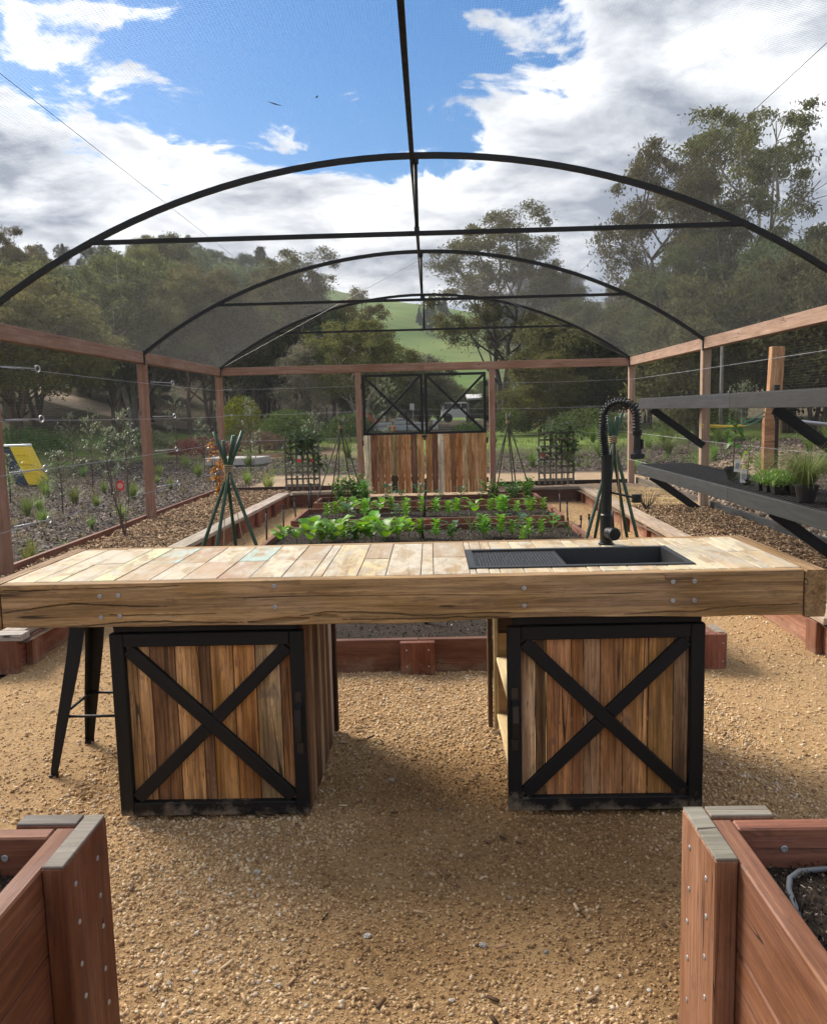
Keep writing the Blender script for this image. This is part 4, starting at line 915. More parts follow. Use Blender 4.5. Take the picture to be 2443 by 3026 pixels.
# ------------------------------------------------------------------ stool
stool = thing('bar_stool', 'black metal bar stool tucked under the left end of the bench', 'stool', (-1.46, 3.60, 0))
cx, cy = -1.462, 3.60
for sx in (-1, 1):
    for sy in (-1, 1):
        mb = MB(); V = []; prof = [(0, .213, .017), (.03, .213, .018), (.22, .182, .026), (.5, .132, .034), (.715, .10, .038)]
        for z, r, w in prof:
            p_ = Vector((cx+sx*r, cy+sy*r*.88, z)); u_ = Vector((sx, 0, 0))*w; v_ = Vector((0, sy, 0))*w
            V += [p_+u_*.5+v_*.5, p_+u_*.5-v_*1.3, p_+u_*.25-v_*1.3, p_+u_*.2+v_*.2, p_-u_*1.3+v_*.25, p_-u_*1.3+v_*.5]
        F = []
        for i in range(len(prof)-1):
            for k in range(6): F.append((i*6+k, i*6+(k+1)%6, i*6+6+(k+1)%6, i*6+6+k))
        F += [tuple(range(6)), tuple(24+k for k in range(6))]; mb.add(V, F); lg = mb.build('leg', M_STEEL_BLK, stool)
        mb = MB(); mb.box((cx+sx*.213, cy+sy*.187, .006), (.03, .03, .014)); mb.build('foot', M_RUBBER, lg)
for sx in (-1, 1):
    mb = MB(); mb.tube([(cx+sx*.176, cy-.15, .262), (cx+sx*.176, cy+.15, .262)], .0065, 8); mb.build('foot_rail', M_STEEL_BLK, stool, smooth=True)
for sy in (-1, 1):
    mb = MB(); mb.tube([(cx-.176, cy+sy*.155, .262), (cx+.176, cy+sy*.155, .262)], .0065, 8); mb.build('foot_rail', M_STEEL_BLK, stool, smooth=True)
mb = MB(); mb.box((cx, cy, .725), (.31, .29, .02)); mb.box((cx, cy, .707), (.29, .27, .02)); mb.build('seat', M_STEEL_BLK, stool)
# ------------------------------------------------------------------ shelves
def shelf(z, label):
    x0, x1, y0, y1 = 2.74, 3.45, 4.6, 11.05
    t = thing('plant_shelf', label, 'shelf', (x0, 8, z), 'black plant shelves on the right wall')
    for a, b in ((y0, 7.70), (7.703, y1)): board('front_board', (x0+.02, a, z-.065), (x0+.02, b, z-.065), .13, .04, W_BLACK, t, (1,0,0), (.045,.046,.048), .003)
    board('back_board', (x1-.02, y0, z-.065), (x1-.02, y1, z-.065), .13, .04, W_BLACK, t, (1,0,0), (.03,.03,.032)); 
    for y in (y1-.02, 10.0, 9.0, 8.0, 7.0, 6.0, y0+.02): board('end_board' if y > 11 else 'cross_slat', (x0+.041, y, z-.065), (x1-.041, y, z-.065), .11, .035, W_BLACK, t, (0,1,0), (.03,.03,.032))
    lines = []
    for x in np.arange(x0+.03, x1-.02, .05): lines.append([(x, y0, z+.004), (x, (y0+y1)/2, z+.004), (x, y1, z+.004)])
    for y in np.arange(y0, y1, .05): lines.append([(x0+.03, y, z+.004), (3.1, y, z+.004), (x1-.02, y, z+.004)])
    o = new('mesh_top', strand_mesh('mesh_top', lines, .0026, M_RUBBER, 4), t); o['kind'] = 'stuff'
    for y in (10.74, 6.93, 4.8): board('bracket', (x0+.10, y, z-.14), (XR+.01, y, z-.62), .09, .04, W_BLACK, t, (0,1,0), (.015,.015,.016))
    return t
shelf(1.635, 'upper empty black timber shelf on the right wall'); shelf(.775, 'lower black timber shelf holding pots on the right wall')
# ------------------------------------------------------------------ plants
def leaf_geo(L, W, curl=.3, fold=.15, n=4, wav=0., rs=None):
    """leaf along +x rising then drooping, returns verts, faces (3 columns wide)"""
    V = []; F = []
    for i in range(n+1):
        t = i/n; w = W*.5*math.sin(math.pi*(.08+.92*t)**.8)*(1 if t < 1 else 0); w = max(w, .002*W)
        z = L*(.18*math.sin(t*2.2)-curl*t*t); x = L*t*(1-.15*curl*t)
        wz = (rs.uniform(-1, 1)*wav*W if rs else 0)
        V += [(x, -w, z+fold*w+wz), (x, 0, z), (x, w, z+fold*w-wz)]
    for i in range(n):
        a = i*3; F += [(a,a+3,a+4,a+1),(a+1,a+4,a+5,a+2)]
    return V, F
def orient(V, p, az, el, roll=0):
    M = Matrix.Translation(p) @ Matrix.Rotation(az, 4, 'Z') @ Matrix.Rotation(-el, 4, 'Y') @ Matrix.Rotation(roll, 4, 'X'); return [M @ Vector(q) for q in V]
def stem_obj(t, pts, r, col, mat=None):
    mb = MB(); mb.tube(pts, [r]*(len(pts)-1)+[r*.6], 5); return mb.build('stem', mat or M_VEG, t, smooth=True, color=col)
GBR = (.15, .30, .04); GMID = (.085, .20, .035); GDK = (.04, .10, .04); GBL = (.075, .15, .075)
_leafc = {}
def leaf_child(t, V, F, col, name='leaf', key=None):
    mb = MB(); mb.add(V, F); return mb.build(name, M_VEG, t, smooth=True, color=col)
def broad_plant(seed, h=.26, n=8, Ll=.17, W=.14, col=GBR, label='x', cat='vegetable'):
    r = random.Random(seed); t = thing('leafy_vegetable', label, cat, (0,0,0)); 
    stem_obj(t, [(0,0,-.02),(.005,0,h*.4),(0,.005,h*.75)], .006, (.16,.24,.07))
    for i in range(n):
        az = i*2.4+r.uniform(-.3,.3); z = h*(.25+.65*i/n); L = Ll*r.uniform(.7,1.1); V, F = leaf_geo(L, W*r.uniform(.75,1.1), r.uniform(.15,.5), .25, 5, .05, r)
        d = Vector((math.cos(az), math.sin(az), 0)); p = Vector((0,0,z))+d*.05+Vector((0,0,.03))
        lf = leaf_child(t, orient(V, p, az, r.uniform(.1,.7), r.uniform(-.3,.3)), F, jit(col, .2, .08))
        mb = MB(); mb.tube([(0,0,z-.02), p], .003, 4); mb.build('leaf_stalk', M_VEG, lf, color=(.17,.27,.07))
    return t
def bean_plant(seed, h=.18, col=GBR, label='x'):
    r = random.Random(seed); t = thing('bean_seedling', label, 'seedling', (0,0,0)); stem_obj(t, [(0,0,-.02),(.004,0,h*.5),(0,0,h)], .005, (.13,.22,.05))
    mb = MB(); lv = 7
    for k in range(lv):
        z = h*(.25+.75*k/(lv-1))
        for j in range(4 if k < lv-1 else 6):
            az = j*math.pi/2+k*.8+r.uniform(-.3,.3); L = .085*r.uniform(.7,1.25)*(1.1-.3*k/lv); V, F = leaf_geo(L, L*.55, .35, .2, 3)
            mb.add(orient(V, (math.cos(az)*.012, math.sin(az)*.012, z), az, .45+.35*k/lv), F)
    o = mb.build('leaves', M_VEG, t, smooth=True, color=col); return t
def onion_plant(seed, label):
    r = random.Random(seed); t = thing('onion_plant', label, 'seedling', (0,0,0)); stem_obj(t, [(0,0,-.02),(0,0,.04)], .008, (.35,.42,.22)); mb = MB()
    for k in range(7):
        az = r.uniform(0,6.28); L = r.uniform(.22,.34); b = r.uniform(.2,.9); pts = [(math.cos(az)*b*L*s*s*.9, math.sin(az)*b*L*s*s*.9, .03+L*(s-.35*b*s**3)) for s in np.linspace(0,1,6)]; mb.tube(pts, [.004,.004,.0038,.003,.002,.0008], 4)
    mb.build('leaves', M_VEG, t, smooth=True, color=(.17,.25,.09)); return t
def bushy_plant(seed, h, w, n, col, Ll=.06, name='pea_bush', label='x', cat='vegetable', climb=False):
    r = random.Random(seed); t = thing(name, label, cat, (0,0,0)); mb = MB(); ms = MB()
    for s in range(9):
        az = r.uniform(0,6.28); rr = w*.5*r.uniform(.1,1); hh = h*r.uniform(.6,1)
        pts = [(math.cos(az)*rr*q, math.sin(az)*rr*q, hh*q**.8-.02) for q in np.linspace(0,1,5)]; ms.tube(pts, .0028, 4)
        for k in range(n//9):
            q = r.uniform(.15,1); a2 = r.uniform(0,6.28); p = Vector((math.cos(az)*rr*q, math.sin(az)*rr*q, hh*q**.8))+Vector((r.gauss(0,.03),r.gauss(0,.03),r.gauss(0,.02)))
            L = Ll*r.uniform(.6,1.2); V, F = leaf_geo(L, L*.62, .3, .15, 3); mb.add(orient(V, p, a2, r.uniform(-.3,.8), r.uniform(-.5,.5)), F)
    ms.build('stems', M_VEG, t, color=(.14,.22,.06)); mb.build('leaves', M_VEG, t, smooth=True, color=col); return t
def place(proto, used, M, label, group):
    if not used[0]:
        used[0] = True; proto.matrix_basis = M; PW[proto.name] = M.copy(); proto['label'] = label; proto['group'] = group; return proto
    return copy_tree(proto, M, label, group)
class Kind:
    def __init__(s, protos): s.p = protos; s.M0 = [PW[o.name].copy() for o in protos]; s.used = [[False] for _ in protos]; s.i = 0
    def put(s, M, label, group):
        k = s.i % len(s.p); s.i += 1; o = s.p[k]
        if not s.used[k][0]:
            s.used[k][0] = True; s.held = getattr(s, 'held', {}); s.held[k] = (M, label, group); return None
        return copy_tree(o, M, label, group)
    def finish(s):
        for k, o in enumerate(s.p):
            if s.used[k][0]:
                M, l, g = s.held[k]; o.matrix_basis = M; o['label'] = l; o['group'] = g
            else:
                for ch in KIDS.get(o.name, []):
                    for c2 in KIDS.get(ch.name, []): bpy.data.objects.remove(c2)
                    bpy.data.objects.remove(ch)
                bpy.data.objects.remove(o)
K_BROAD = Kind([broad_plant(i, .26, 8, .18, .15, GBR) for i in range(3)]); K_BLUE = Kind([broad_plant(20, .26, 8, .14, .12, GBL), broad_plant(23, .24, 7, .12, .10, GMID)])
K_BEAN = Kind([bean_plant(i) for i in range(4)]); K_ONION = Kind([onion_plant(i, '') for i in range(2)]); K_KALE = Kind([broad_plant(40, .22, 10, .12, .06, GDK), broad_plant(41, .2, 9, .11, .06, (.05,.11,.055))])
K_PEA = Kind([bushy_plant(i, .45, .55, 260, (.11,.24,.04), .07) for i in range(2)])
ORD = ['first','second','third','fourth','fifth','sixth','seventh','eighth','ninth','tenth','eleventh','twelfth','thirteenth','fourteenth','fifteenth','sixteenth','seventeenth','eighteenth','nineteenth','twentieth']
rows = [
 (2, 9.15, 'third', [(-1.64,'b',8.83),(-1.48,'b',8.85),(-1.30,'b',8.64),(-1.19,'b',8.94),(-1.02,'b',8.71),(-0.81,'b',8.80),(-0.66,'b',8.80),(-0.52,'b',8.68),(-0.37,'b',8.95),(0.20,'n',8.91),(0.55,'n',9.04),(0.75,'n',9.00),(0.95,'n',8.64),(1.20,'n',9.05),(-1.28,'b',9.0),(-1.19,'n',8.75),(-1.15,'b',9.2),(-1.08,'n',8.8),(-1.03,'b',9.3),(-0.96,'n',8.85),(-0.84,'n',8.8),(-0.73,'b',8.75),(-0.70,'b',9.2),(-0.66,'b',9.35),(-0.54,'n',8.95),(-0.39,'b',8.9),(-0.27,'b',9.2),(-0.14,'n',9.1),(0.04,'n',9.0),(0.22,'u',8.9),(0.42,'o',9.1),(0.57,'u',9.0),(0.60,'n',9.15),(0.78,'o',9.2),(0.87,'n',9.0),(1.04,'n',8.9),(0.96,'u',9.2),(1.17,'o',9.2),(1.36,'u',9.3),(1.47,'o',8.9)]),
 (3, 11.0, 'fourth', [(-1.30,'n',11.05),(-0.90,'n',10.88),(-0.35,'n',10.72),(0.30,'n',11.22),(0.90,'n',10.98),(-1.41,'n',11.0),(-1.22,'n',11.2),(-1.12,'u',10.9),(-1.08,'b',11.35),(-0.90,'n',11.3),(-0.75,'u',11.2),(-0.72,'b',11.4),(-0.57,'n',11.4),(-0.48,'u',10.9),(-0.35,'n',11.2),(-0.13,'n',11.1),(0.05,'n',11.0),(0.21,'n',10.9),(0.34,'n',11.1),(0.55,'b',10.9),(0.79,'n',11.2),(0.91,'b',11.3),(0.96,'n',10.9),(1.13,'n',11.0),(1.32,'b',11.2),(1.30,'n',10.9),(1.51,'n',11.2)]),
 (4, 12.8, 'farthest', [(-1.40,'p',12.75),(-1.18,'p',12.9),(-1.03,'p',12.65),(-0.68,'k',12.8),(-0.47,'k',12.75),(-0.20,'k',12.9),(0.11,'k',12.75),(0.46,'k',12.9),(0.77,'k',12.9),(0.93,'p',12.85),(1.25,'p',12.9),(1.47,'p',12.65)])]
KD = {'b': (K_BROAD,'broad leaved bright green vegetable'), 'n': (K_BEAN,'upright small leaved bean seedling'), 'u': (K_BLUE,'blue green leafy brassica'), 'o': (K_ONION,'thin leaved onion plant'), 'k': (K_KALE,'small dark kale plant'), 'p': (K_PEA,'bushy pea plant')}
for bi, Y, nm, items in rows:
    cnt = {}
    for px_, k, y in sorted(items):
        K, nmz = KD[k]; cnt[k] = cnt.get(k, 0)+1; sc_ = random.uniform(.7, 1.05)*((.9 if bi == 2 and k == 'b' else .85) if k in 'bu' else 1.15)
        if k == 'p' and px_ > .4: sc_ *= .8
        M = Matrix.Translation((px_, y, .145)) @ Matrix.Rotation(random.uniform(0, 6.28), 4, 'Z') @ Matrix.Scale(sc_, 4)
        K.put(M, '%s, %s of its kind from the left in the %s bed' % (nmz, ORD[cnt[k]-1], nm), 'plants in the %s vegetable bed' % nm)
for bi, y, k, x in ((0, 5.6, 'n', -.35), (0, 5.75, 'b', .6), (1, 7.3, 'n', -.6), (1, 7.2, 'n', .5)):
    KD[k][0].put(Matrix.Translation((x, y, .14)) @ Matrix.Scale(.5, 4), 'small %s mostly hidden behind the bench %s' % (KD[k][1].split(' ',1)[1], 'left' if x < 0 else 'right') + (' near' if bi == 0 else ' far'), 'plants hidden behind the bench')
for K in (K_BROAD, K_BLUE, K_BEAN, K_ONION, K_KALE, K_PEA): K.finish()
# ------------------------------------------------------------------ cane teepees
def teepee(c, zbind, ztop, feet, label, mat, r, strings=()):
    t = thing('cane_teepee', label, 'plant support', (c[0], c[1], .14)); B = Vector((c[0], c[1], zbind))
    for i, (fx, fy) in enumerate(feet):
        f = Vector((fx, fy, .12)); d = (B-f).normalized(); off = Vector((math.cos(i*1.5), math.sin(i*1.5), 0))*r*1.2; k = (ztop-zbind)/d.z*(1-.12*(i % 3))
        mb = MB(); n = 14; pts = [f.lerp(B+off+d*k, s) for s in np.linspace(0, 1, n)]
        mb.tube(pts, [r*(1.0+.10*(j % 3 == 0)) for j in range(n)], 7); mb.build('cane', mat, t, smooth=True, color=(.02,.05,.03))
    mb = MB()
    for k in range(4):
        z = zbind-.02+.012*k; mb.tube([(c[0]+math.cos(a)*r*2.6, c[1]+math.sin(a)*r*2.6, z+.004*math.sin(3*a)) for a in np.linspace(0, 6.28, 12)], .0028, 4, False)
    mb.build('binding', M_TWINE, t)
    for p0, p1 in strings: wire(t, p0, p1, .003, mat=M_TWINE, name='twine')
    return t
teepee((-1.345, 5.45), 1.205, 1.445, [(-1.72,5.25),(-1.60,5.65),(-1.36,5.75),(-.96,5.3),(-1.48,5.05)], 'green cane teepee tied with twine left of the vegetable beds', M_CANE, .0115, [((-1.36,5.42,1.16),(-1.45,5.5,.15)),((-1.33,5.42,1.16),(-1.20,5.5,.15)),((-1.34,5.41,1.18),(-1.52,5.4,.15))])
teepee((1.20, 5.5), 1.335, 1.50, [(.80,5.2),(1.05,5.8),(1.44,5.75),(1.46,5.3),(1.0,5.1)], 'green cane teepee tied with twine behind the kitchen tap', M_CANE, .0110, [((1.21,5.46,1.3),(1.30,5.5,.15)),((1.19,5.46,1.3),(1.12,5.6,.15))])
teepee((-1.39, 12.85), 1.33, 1.48, [(-1.80,12.6),(-1.62,13.1),(-1.45,12.55),(-1.25,13.1),(-1.02,12.6)], 'thin cane teepee over the pea bush left of the gate', M_CANE2, .010)
teepee((1.19, 12.85), 1.35, 1.49, [(.85,12.6),(1.0,13.1),(1.25,12.55),(1.36,13.1),(1.55,12.6)], 'thin cane teepee right of the gate', M_CANE2, .010)
# ------------------------------------------------------------------ trellises
def trellis(x0, x1, y, z0, z1, label, seed, tagp):
    t = thing('lattice_trellis', label, 'trellis', ((x0+x1)/2, y, z0)); G = (.20,.185,.15)
    for i, x in enumerate(np.linspace(x0+.02, x1-.02, 7)): board('slat', (x, y, z0), (x, y, z1), .032, .012, W_GREY, t, (0,1,0), G)
    for z in np.linspace(z0+.08, z1-.03, 8): board('slat', (x0, y-.0125, z), (x1, y-.0125, z), .032, .012, W_GREY, t, (0,1,0), G)
    r = random.Random(seed); c = thing('climbing_plant', 'leafy climber covering the %s lattice trellis' % tagp, 'climber', ((x0+x1)/2, y, z0)); mb = MB(); ms = MB()
    for s in range(4):
        x = x0+(x1-x0)*(.15+.24*s); pts = [(x+r.uniform(-.05,.05), y-.03, z) for z in np.linspace(z0-.1, z1, 7)]; ms.tube(pts, .005, 5)
    ms.build('stems', M_BARK, c, color=(.10,.06,.035))
    cs = [(r.uniform(x0, x1), z1+.05-(z1-z0)*.75*r.random()**2.2, r.uniform(.05, .13)) for _ in range(24)]
    for k in range(430):
        ax, az_, sg = r.choice(cs); L = r.uniform(.05,.115); V, F = leaf_geo(L, L*.52, .4, .15, 3); mb.add(orient(V, (ax+r.gauss(0, sg), y-.04+r.gauss(0, .05), az_+r.gauss(0, sg*.9)), r.uniform(0,6.28), r.uniform(-.9,.5), r.uniform(-.6,.6)), F)
    mb.build('leaves', M_VEG, c, smooth=True, color=(.05,.08,.03)); return t
trellis(-2.46, -1.86, 13.82, .28, 1.13, 'square lattice trellis under a dark climber left of the gate', 1, 'left')
trellis(1.77, 2.38, 13.82, .28, 1.16, 'square lattice trellis under a leafy climber right of the gate', 2, 'right')
for x, lab in ((-2.20, 'red and white plant tag on the left trellis'), (-1.98, 'small red plant tag on the left trellis'), (1.86, 'orange red plant tag on the right trellis')):
    t = thing('plant_tag', lab, 'tag', (x, 13.74, .8)); board('card', (x, 13.76, .80), (x, 13.755, .86), .06, .003, M_OBJ, t, (0,-1,0), (.75,.72,.68)) if x < -2.1 else None
    board('red_band', (x, 13.758, .745), (x, 13.758, .797), .065, .003, M_OBJ, t, (0,-1,0), (.70,.05,.03))
# ------------------------------------------------------------------ irrigation risers
for i, (x, y, z) in enumerate(((-1.88,9.26,.50),(-1.88,10.31,.42),(-1.90,11.33,.40),(-1.77,11.83,.50),(-1.97,13.4,.42),(-.12,9.13,.36),(-.10,11.04,.44),(-.11,13.3,.46),(1.79,10.97,.33),(1.72,9.56,.30),(1.70,8.96,.39),(1.80,11.66,.40),(-.055,5.35,.33))):
    t = thing('irrigation_riser', ['upright black irrigation riser beside the left ends of the vegetable beds','upright black irrigation riser standing in the middle of the vegetable beds','upright black irrigation riser beside the right ends of the vegetable beds'][0 if x < -1 else 1 if x < 1 else 2], 'sprinkler', (x, y, 0), ['risers along the left bed ends','risers in the middle of the beds','risers along the right bed ends'][0 if x < -1 else 1 if x < 1 else 2])
    mb = MB(); mb.tube([(x+.01*(i % 3-1), y, .0), (x, y, z-.05)], .010 if abs(x) > 1 else .016, 8); mb.build('pipe', M_RUBBER, t, smooth=True)
    mb = MB(); mb.lathe([(.014,-.055),(.014,-.03),(.010,-.028),(.010,-.012),(.016,-.010),(.016,0)], (x, y, z), 10); mb.build('nozzle', M_RUBBER, t)
    if i in (9, 10):
        mb = MB(); mb.tube([(x, y, .17), (x-.10, y, .17), (x-.12, y, .12)], .014, 8); mb.build('elbow', M_RUBBER, t, smooth=True)
# ------------------------------------------------------------------ left border plants
def twig_plant(name, label, cat, base, h, seed, leafcol=None, nl=0, L=.06, spread=.18, twigs=8):
    r = random.Random(seed); t = thing(name, label, cat, base); b = Vector(base); ms = MB(); mb = MB()
    for k in range(twigs):
        az = r.uniform(0,6.28); hh = h*r.uniform(.6,1); pts = [b+Vector((math.cos(az)*spread*q*r.uniform(.8,1.2), math.sin(az)*spread*q, hh*q)) for q in np.linspace(0,1,6)]; ms.tube(pts, [.006,.005,.004,.0035,.003,.002], 4)
        for j in range(nl//twigs):
            q = r.choice(pts[1:]); V, F = leaf_geo(L*r.uniform(.6,1.2), L*.6, .4, .2, 3); mb.add(orient(V, q+Vector((r.gauss(0,.02),r.gauss(0,.02),r.gauss(0,.03))), r.uniform(0,6.28), r.uniform(-.8,.3), r.uniform(-.6,.6)), F)
    ms.build('stems', M_BARK, t, color=(.09,.055,.04))
    if nl: mb.build('leaves', M_VEG, t, smooth=True, color=leafcol)
    return t
rose = twig_plant('rose_bush', 'bare stemmed young rose bush in the left border bed', 'rose', (-3.50,9.25,.2), .95, 3, (.10,.12,.04), 16, .04, .16, 9)
mb = MB(); mb.lathe([(.002,-.003),(.045,-.003),(.045,.003),(.002,.003)], (0,0,0), 16, Vector((0,-1,0)).to_track_quat('Z','Y').to_matrix()); tg = mb.build('rose_tag', M_REDTARP, None, Matrix.Translation((-3.47,9.13,.80)) @ Matrix.Diagonal((1,1,1.3,1)))
tag(tg, 'oval red plant tag hanging on the bare rose bush', 'tag'); mb = MB(); mb.lathe([(.002,-.001),(.030,-.001),(.034,.001),(.002,.001)], (0,-.0045,0), 14, Vector((0,-1,0)).to_track_quat('Z','Y').to_matrix()); mb.build('tag_face', M_OBJ, tg, Matrix.Translation((-3.47,9.13,.80)), color=(.62,.30,.24))
twig_plant('autumn_sapling', 'slim sapling with orange autumn leaves behind the left cane teepee', 'sapling', (-3.42,13.2,.2), 1.0, 5, (.42,.19,.03), 120, .075, .13, 7)
twig_plant('chive_clump', 'small green chive clump in the far right border bed', 'herb', (2.75,10.6,.2), .25, 8, (.14,.2,.06), 0, .05, .12, 22)
# ------------------------------------------------------------------ pots on the lower shelf
SZ = .787
def pot(x, y, r, h, label, tilt=0.):
    t = thing('plant_pot', label, 'pot', (x, y, SZ)); M = Matrix.Rotation(tilt, 3, 'Y')
    mb = MB(); mb.lathe([(r*.72, 0), (r*.95, h*.9), (r*1.05, h*.9), (r*1.05, h), (r*.92, h), (r*.86, h*.85)], (x, y, SZ+abs(math.sin(tilt))*r*.7), 18, M); mb.build('pot_body', M_RUBBER, t)
    mb = MB(); mb.lathe([(.001, h*.86), (r*.88, h*.86), (r*.88, h*.87), (.001, h*.88)], (x, y, SZ+abs(math.sin(tilt))*r*.7), 14, M); mb.build('soil', M_SOIL, t); return t
pot(2.97, 8.2, .068, .13, 'tilted black nursery pot on the lower shelf', -.22); pot(2.96, 7.83, .055, .05, 'small low black pot with white tag on the lower shelf')
def stemmy(name, label, base, h, L, n, col, seed):
    r = random.Random(seed); t = thing(name, label, 'plant', base); b = Vector(base); stem_obj(t, [b, b+Vector((.01,0,h*.5)), b+Vector((.02,-.01,h))], .005, (.10,.08,.05), M_BARK)
    for k in range(n):
        az = k*2.4; q = .35+.65*k/n; V, F = leaf_geo(L*r.uniform(.7,1.1), L*.55, .55, .2, 4); leaf_child(t, orient(V, b+Vector((.02*q, 0, h*q)), az, r.uniform(-.3,.4), r.uniform(-.3,.3)), F, jit(col, .25, .1))
    return t
stemmy('potted_citrus', 'young broad leaved plant growing in the tilted black pot', (2.965,8.2,SZ+.10), .52, .13, 14, (.075,.17,.04), 4); stemmy('potted_seedling', 'thin stemmed seedling with yellow green leaves in the small low pot', (2.965,7.83,SZ+.04), .34, .09, 9, (.15,.22,.05), 6)
for x, y, lab, z in ((2.95,8.06,'white care tag stuck in the tilted pot',SZ+.10),(2.91,7.79,'white care tag standing in the small low pot',SZ+.02)):
    t = thing('care_tag', lab, 'tag', (x, y, z)); board('card', (x, y, z), (x+.012, y, z+.12), .055, .002, M_LABEL, t, (0,-1,.15), (.7,.7,.7)); board('printed_panel', (x+.003, y-.002, z+.03), (x+.009, y-.002, z+.085), .038, .001, M_OBJ, t, (0,-1,.15), (.35,.36,.36))
tr = thing('seedling_tray', 'black seedling tray full of low bright green plants on the lower shelf', 'tray', (2.99,7.15,SZ))
for i in range(3):
    for j in range(2):
        mb = MB(); mb.lathe([(.055,0),(.072,.075),(.076,.075),(.076,.08),(.068,.08)], (2.90+j*.16, 6.98+i*.165, SZ), 4, Matrix.Rotation(.785, 3, 'Z')); mb.build('cell', M_RUBBER, tr)
mb = MB(); r_ = random.Random(9)
for k in range(1500):
    x, y = r_.uniform(2.83,3.14), r_.uniform(6.90,7.40); L = r_.uniform(.03,.055); V, F = leaf_geo(L, L*.3, .3, .1, 2); mb.add(orient(V, (x, y, SZ+.06+r_.uniform(0,.11)*(1-((x-2.985)/.22)**2)), r_.uniform(0,6.28), r_.uniform(.2,1.4), 0), F)
sd = thing('seedling_carpet', 'dense low bright green seedlings growing out of the black tray', 'seedlings', (2.99,7.15,SZ+.06)); o = mb.build('leaves', M_VEG, sd, smooth=True, color=(.13,.25,.045)); o['kind'] = 'stuff'
def grass_clump(n, h, spread, seed, droop=.6, w=.004, bm=.1):
    r = random.Random(seed); V = []; F = []
    for k in range(n):
        az = r.uniform(0,6.28); L = h*r.uniform(.55,1.1); b = r.uniform(bm,1)*droop; d = Vector((math.cos(az), math.sin(az), 0)); s = Vector((-d.y, d.x, 0)); rt = d*r.uniform(0,.15)*spread; o = len(V)
        for i, q in enumerate(np.linspace(0,1,5)):
            p = rt+d*(spread*b*q**1.6*2)+Vector((0,0,L*(q-b*.55*q**3))); ww = w*(1-q*.9); V += [p-s*ww, p+s*ww]
        for i in range(4): F.append((o+2*i, o+2*i+1, o+2*i+3, o+2*i+2))
    mb = MB(); mb.add(V, F); return mb.mesh('blades', M_GRASSB, True)
t = thing('potted_grass', 'arching fine leaved ornamental grass in a black pot at the right edge', 'grass plant', (2.86,6.36,SZ)); mb = MB(); mb.lathe([(.06,0),(.085,.12),(.09,.12),(.09,.13),(.08,.13)], (2.86,6.36,SZ), 16); mb.build('pot_body', M_RUBBER, t)
o = new('blades', grass_clump(620, .58, .20, 3, 1.7, .0026, .45), t, Matrix.Translation((2.86,6.36,SZ+.10))); o.color = (.15,.20,.07,1)
t = thing('potted_grass', 'second ornamental grass behind the arching one on the lower shelf', 'grass plant', (3.22,6.6,SZ)); mb = MB(); mb.lathe([(.06,0),(.085,.12),(.09,.12),(.09,.13),(.08,.13)], (3.22,6.6,SZ), 16); mb.build('pot_body', M_RUBBER, t)
o = new('blades', grass_clump(340, .46, .17, 4, 1.6, .0025, .4), t, Matrix.Translation((3.22,6.6,SZ+.10))); o.color = (.14,.20,.06,1)
# ------------------------------------------------------------------ right outside: edging, rubble, stakes
ed = thing('plastic_edging', 'dark grey edging boards along the foot of the right fence', 'edging', (3.66,9,.2))
for a, b, c in ((4.5,7.6,(.05,.05,.052)),(7.62,10.7,(.075,.075,.078)),(10.72,13.2,(.16,.13,.11)),(13.22,14.8,(.20,.16,.13))): board('edging_board', (3.66,a,.20), (3.66+random.uniform(-.01,.01),b,.20), .16, .04, W_GREY, ed, (1,0,0), c)
def rubble():
    N = 2600; x = RNG.uniform(3.70, 4.55, N); y = RNG.uniform(5.5, 15, N); s = .018*(4.2)**(RNG.uniform(0,1,N)**1.6); S = np.stack([s, s*RNG.uniform(.6,1,N), s*RNG.uniform(.5,.8,N)], 1)
    z = .16+(x-3.7)*.12+RNG.uniform(0,.06,N); m = chip_material('rubble_stone', [(0,(.16,.11,.075)),(.4,(.33,.24,.17)),(.75,(.46,.36,.27)),(1,(.58,.49,.39))])
    tag(new('rubble_drain', scatter_mesh('rubble_drain', OCT_V, OCT_F, np.stack([x,y,z],1), S, rot_rand(N), m, .22)), 'pale brown broken stones heaped outside the right fence', 'stones', kind='stuff')
rubble()
W_STAKE = wood('split_stake_timber', .5, .5, .6, .8, .4)
tk = thing('timber_stake', 'tall square orange timber stake outside the right fence', 'stake', (5.1,12.5,.5)); board('stake_post', (5.055,12.5,.35), (5.125,12.5,2.36), .19, .12, W_STAKE, tk, (0,1,0), (.50,.26,.13), .006)
tk = thing('timber_stake', 'short pointed orange timber stake leaning at the tall stake', 'stake', (4.95,12.35,.5)); mb = MB(); mb.add([(-.075,-.05,0),(.075,-.05,0),(.075,.05,0),(-.075,.05,0),(-.075,-.05,.75),(.075,-.05,.75),(.075,.05,.75),(-.075,.05,.75),(-.03,0,1.12)], [(0,1,5,4),(1,2,6,5),(2,3,7,6),(3,0,4,7),(4,5,8),(5,6,8),(6,7,8),(7,4,8),(3,2,1,0)]); o = mb.build('stake_post', W_STAKE, tk, Matrix.Translation((4.95,12.3,.52)), color=(.48,.24,.12))
tk = thing('steel_stake', 'dark steel stake tied between the orange stakes', 'stake', (5.02,12.36,.4)); mb = MB(); mb.box((5.08,12.36,1.1), (.07,.05,1.4), None); mb.build('stake_body', M_STEEL_BLK, tk)
st_ = thing('tie_strap', 'yellow and green strap tied from the post to the orange stake', 'strap', (4.3,11.8,1.3))
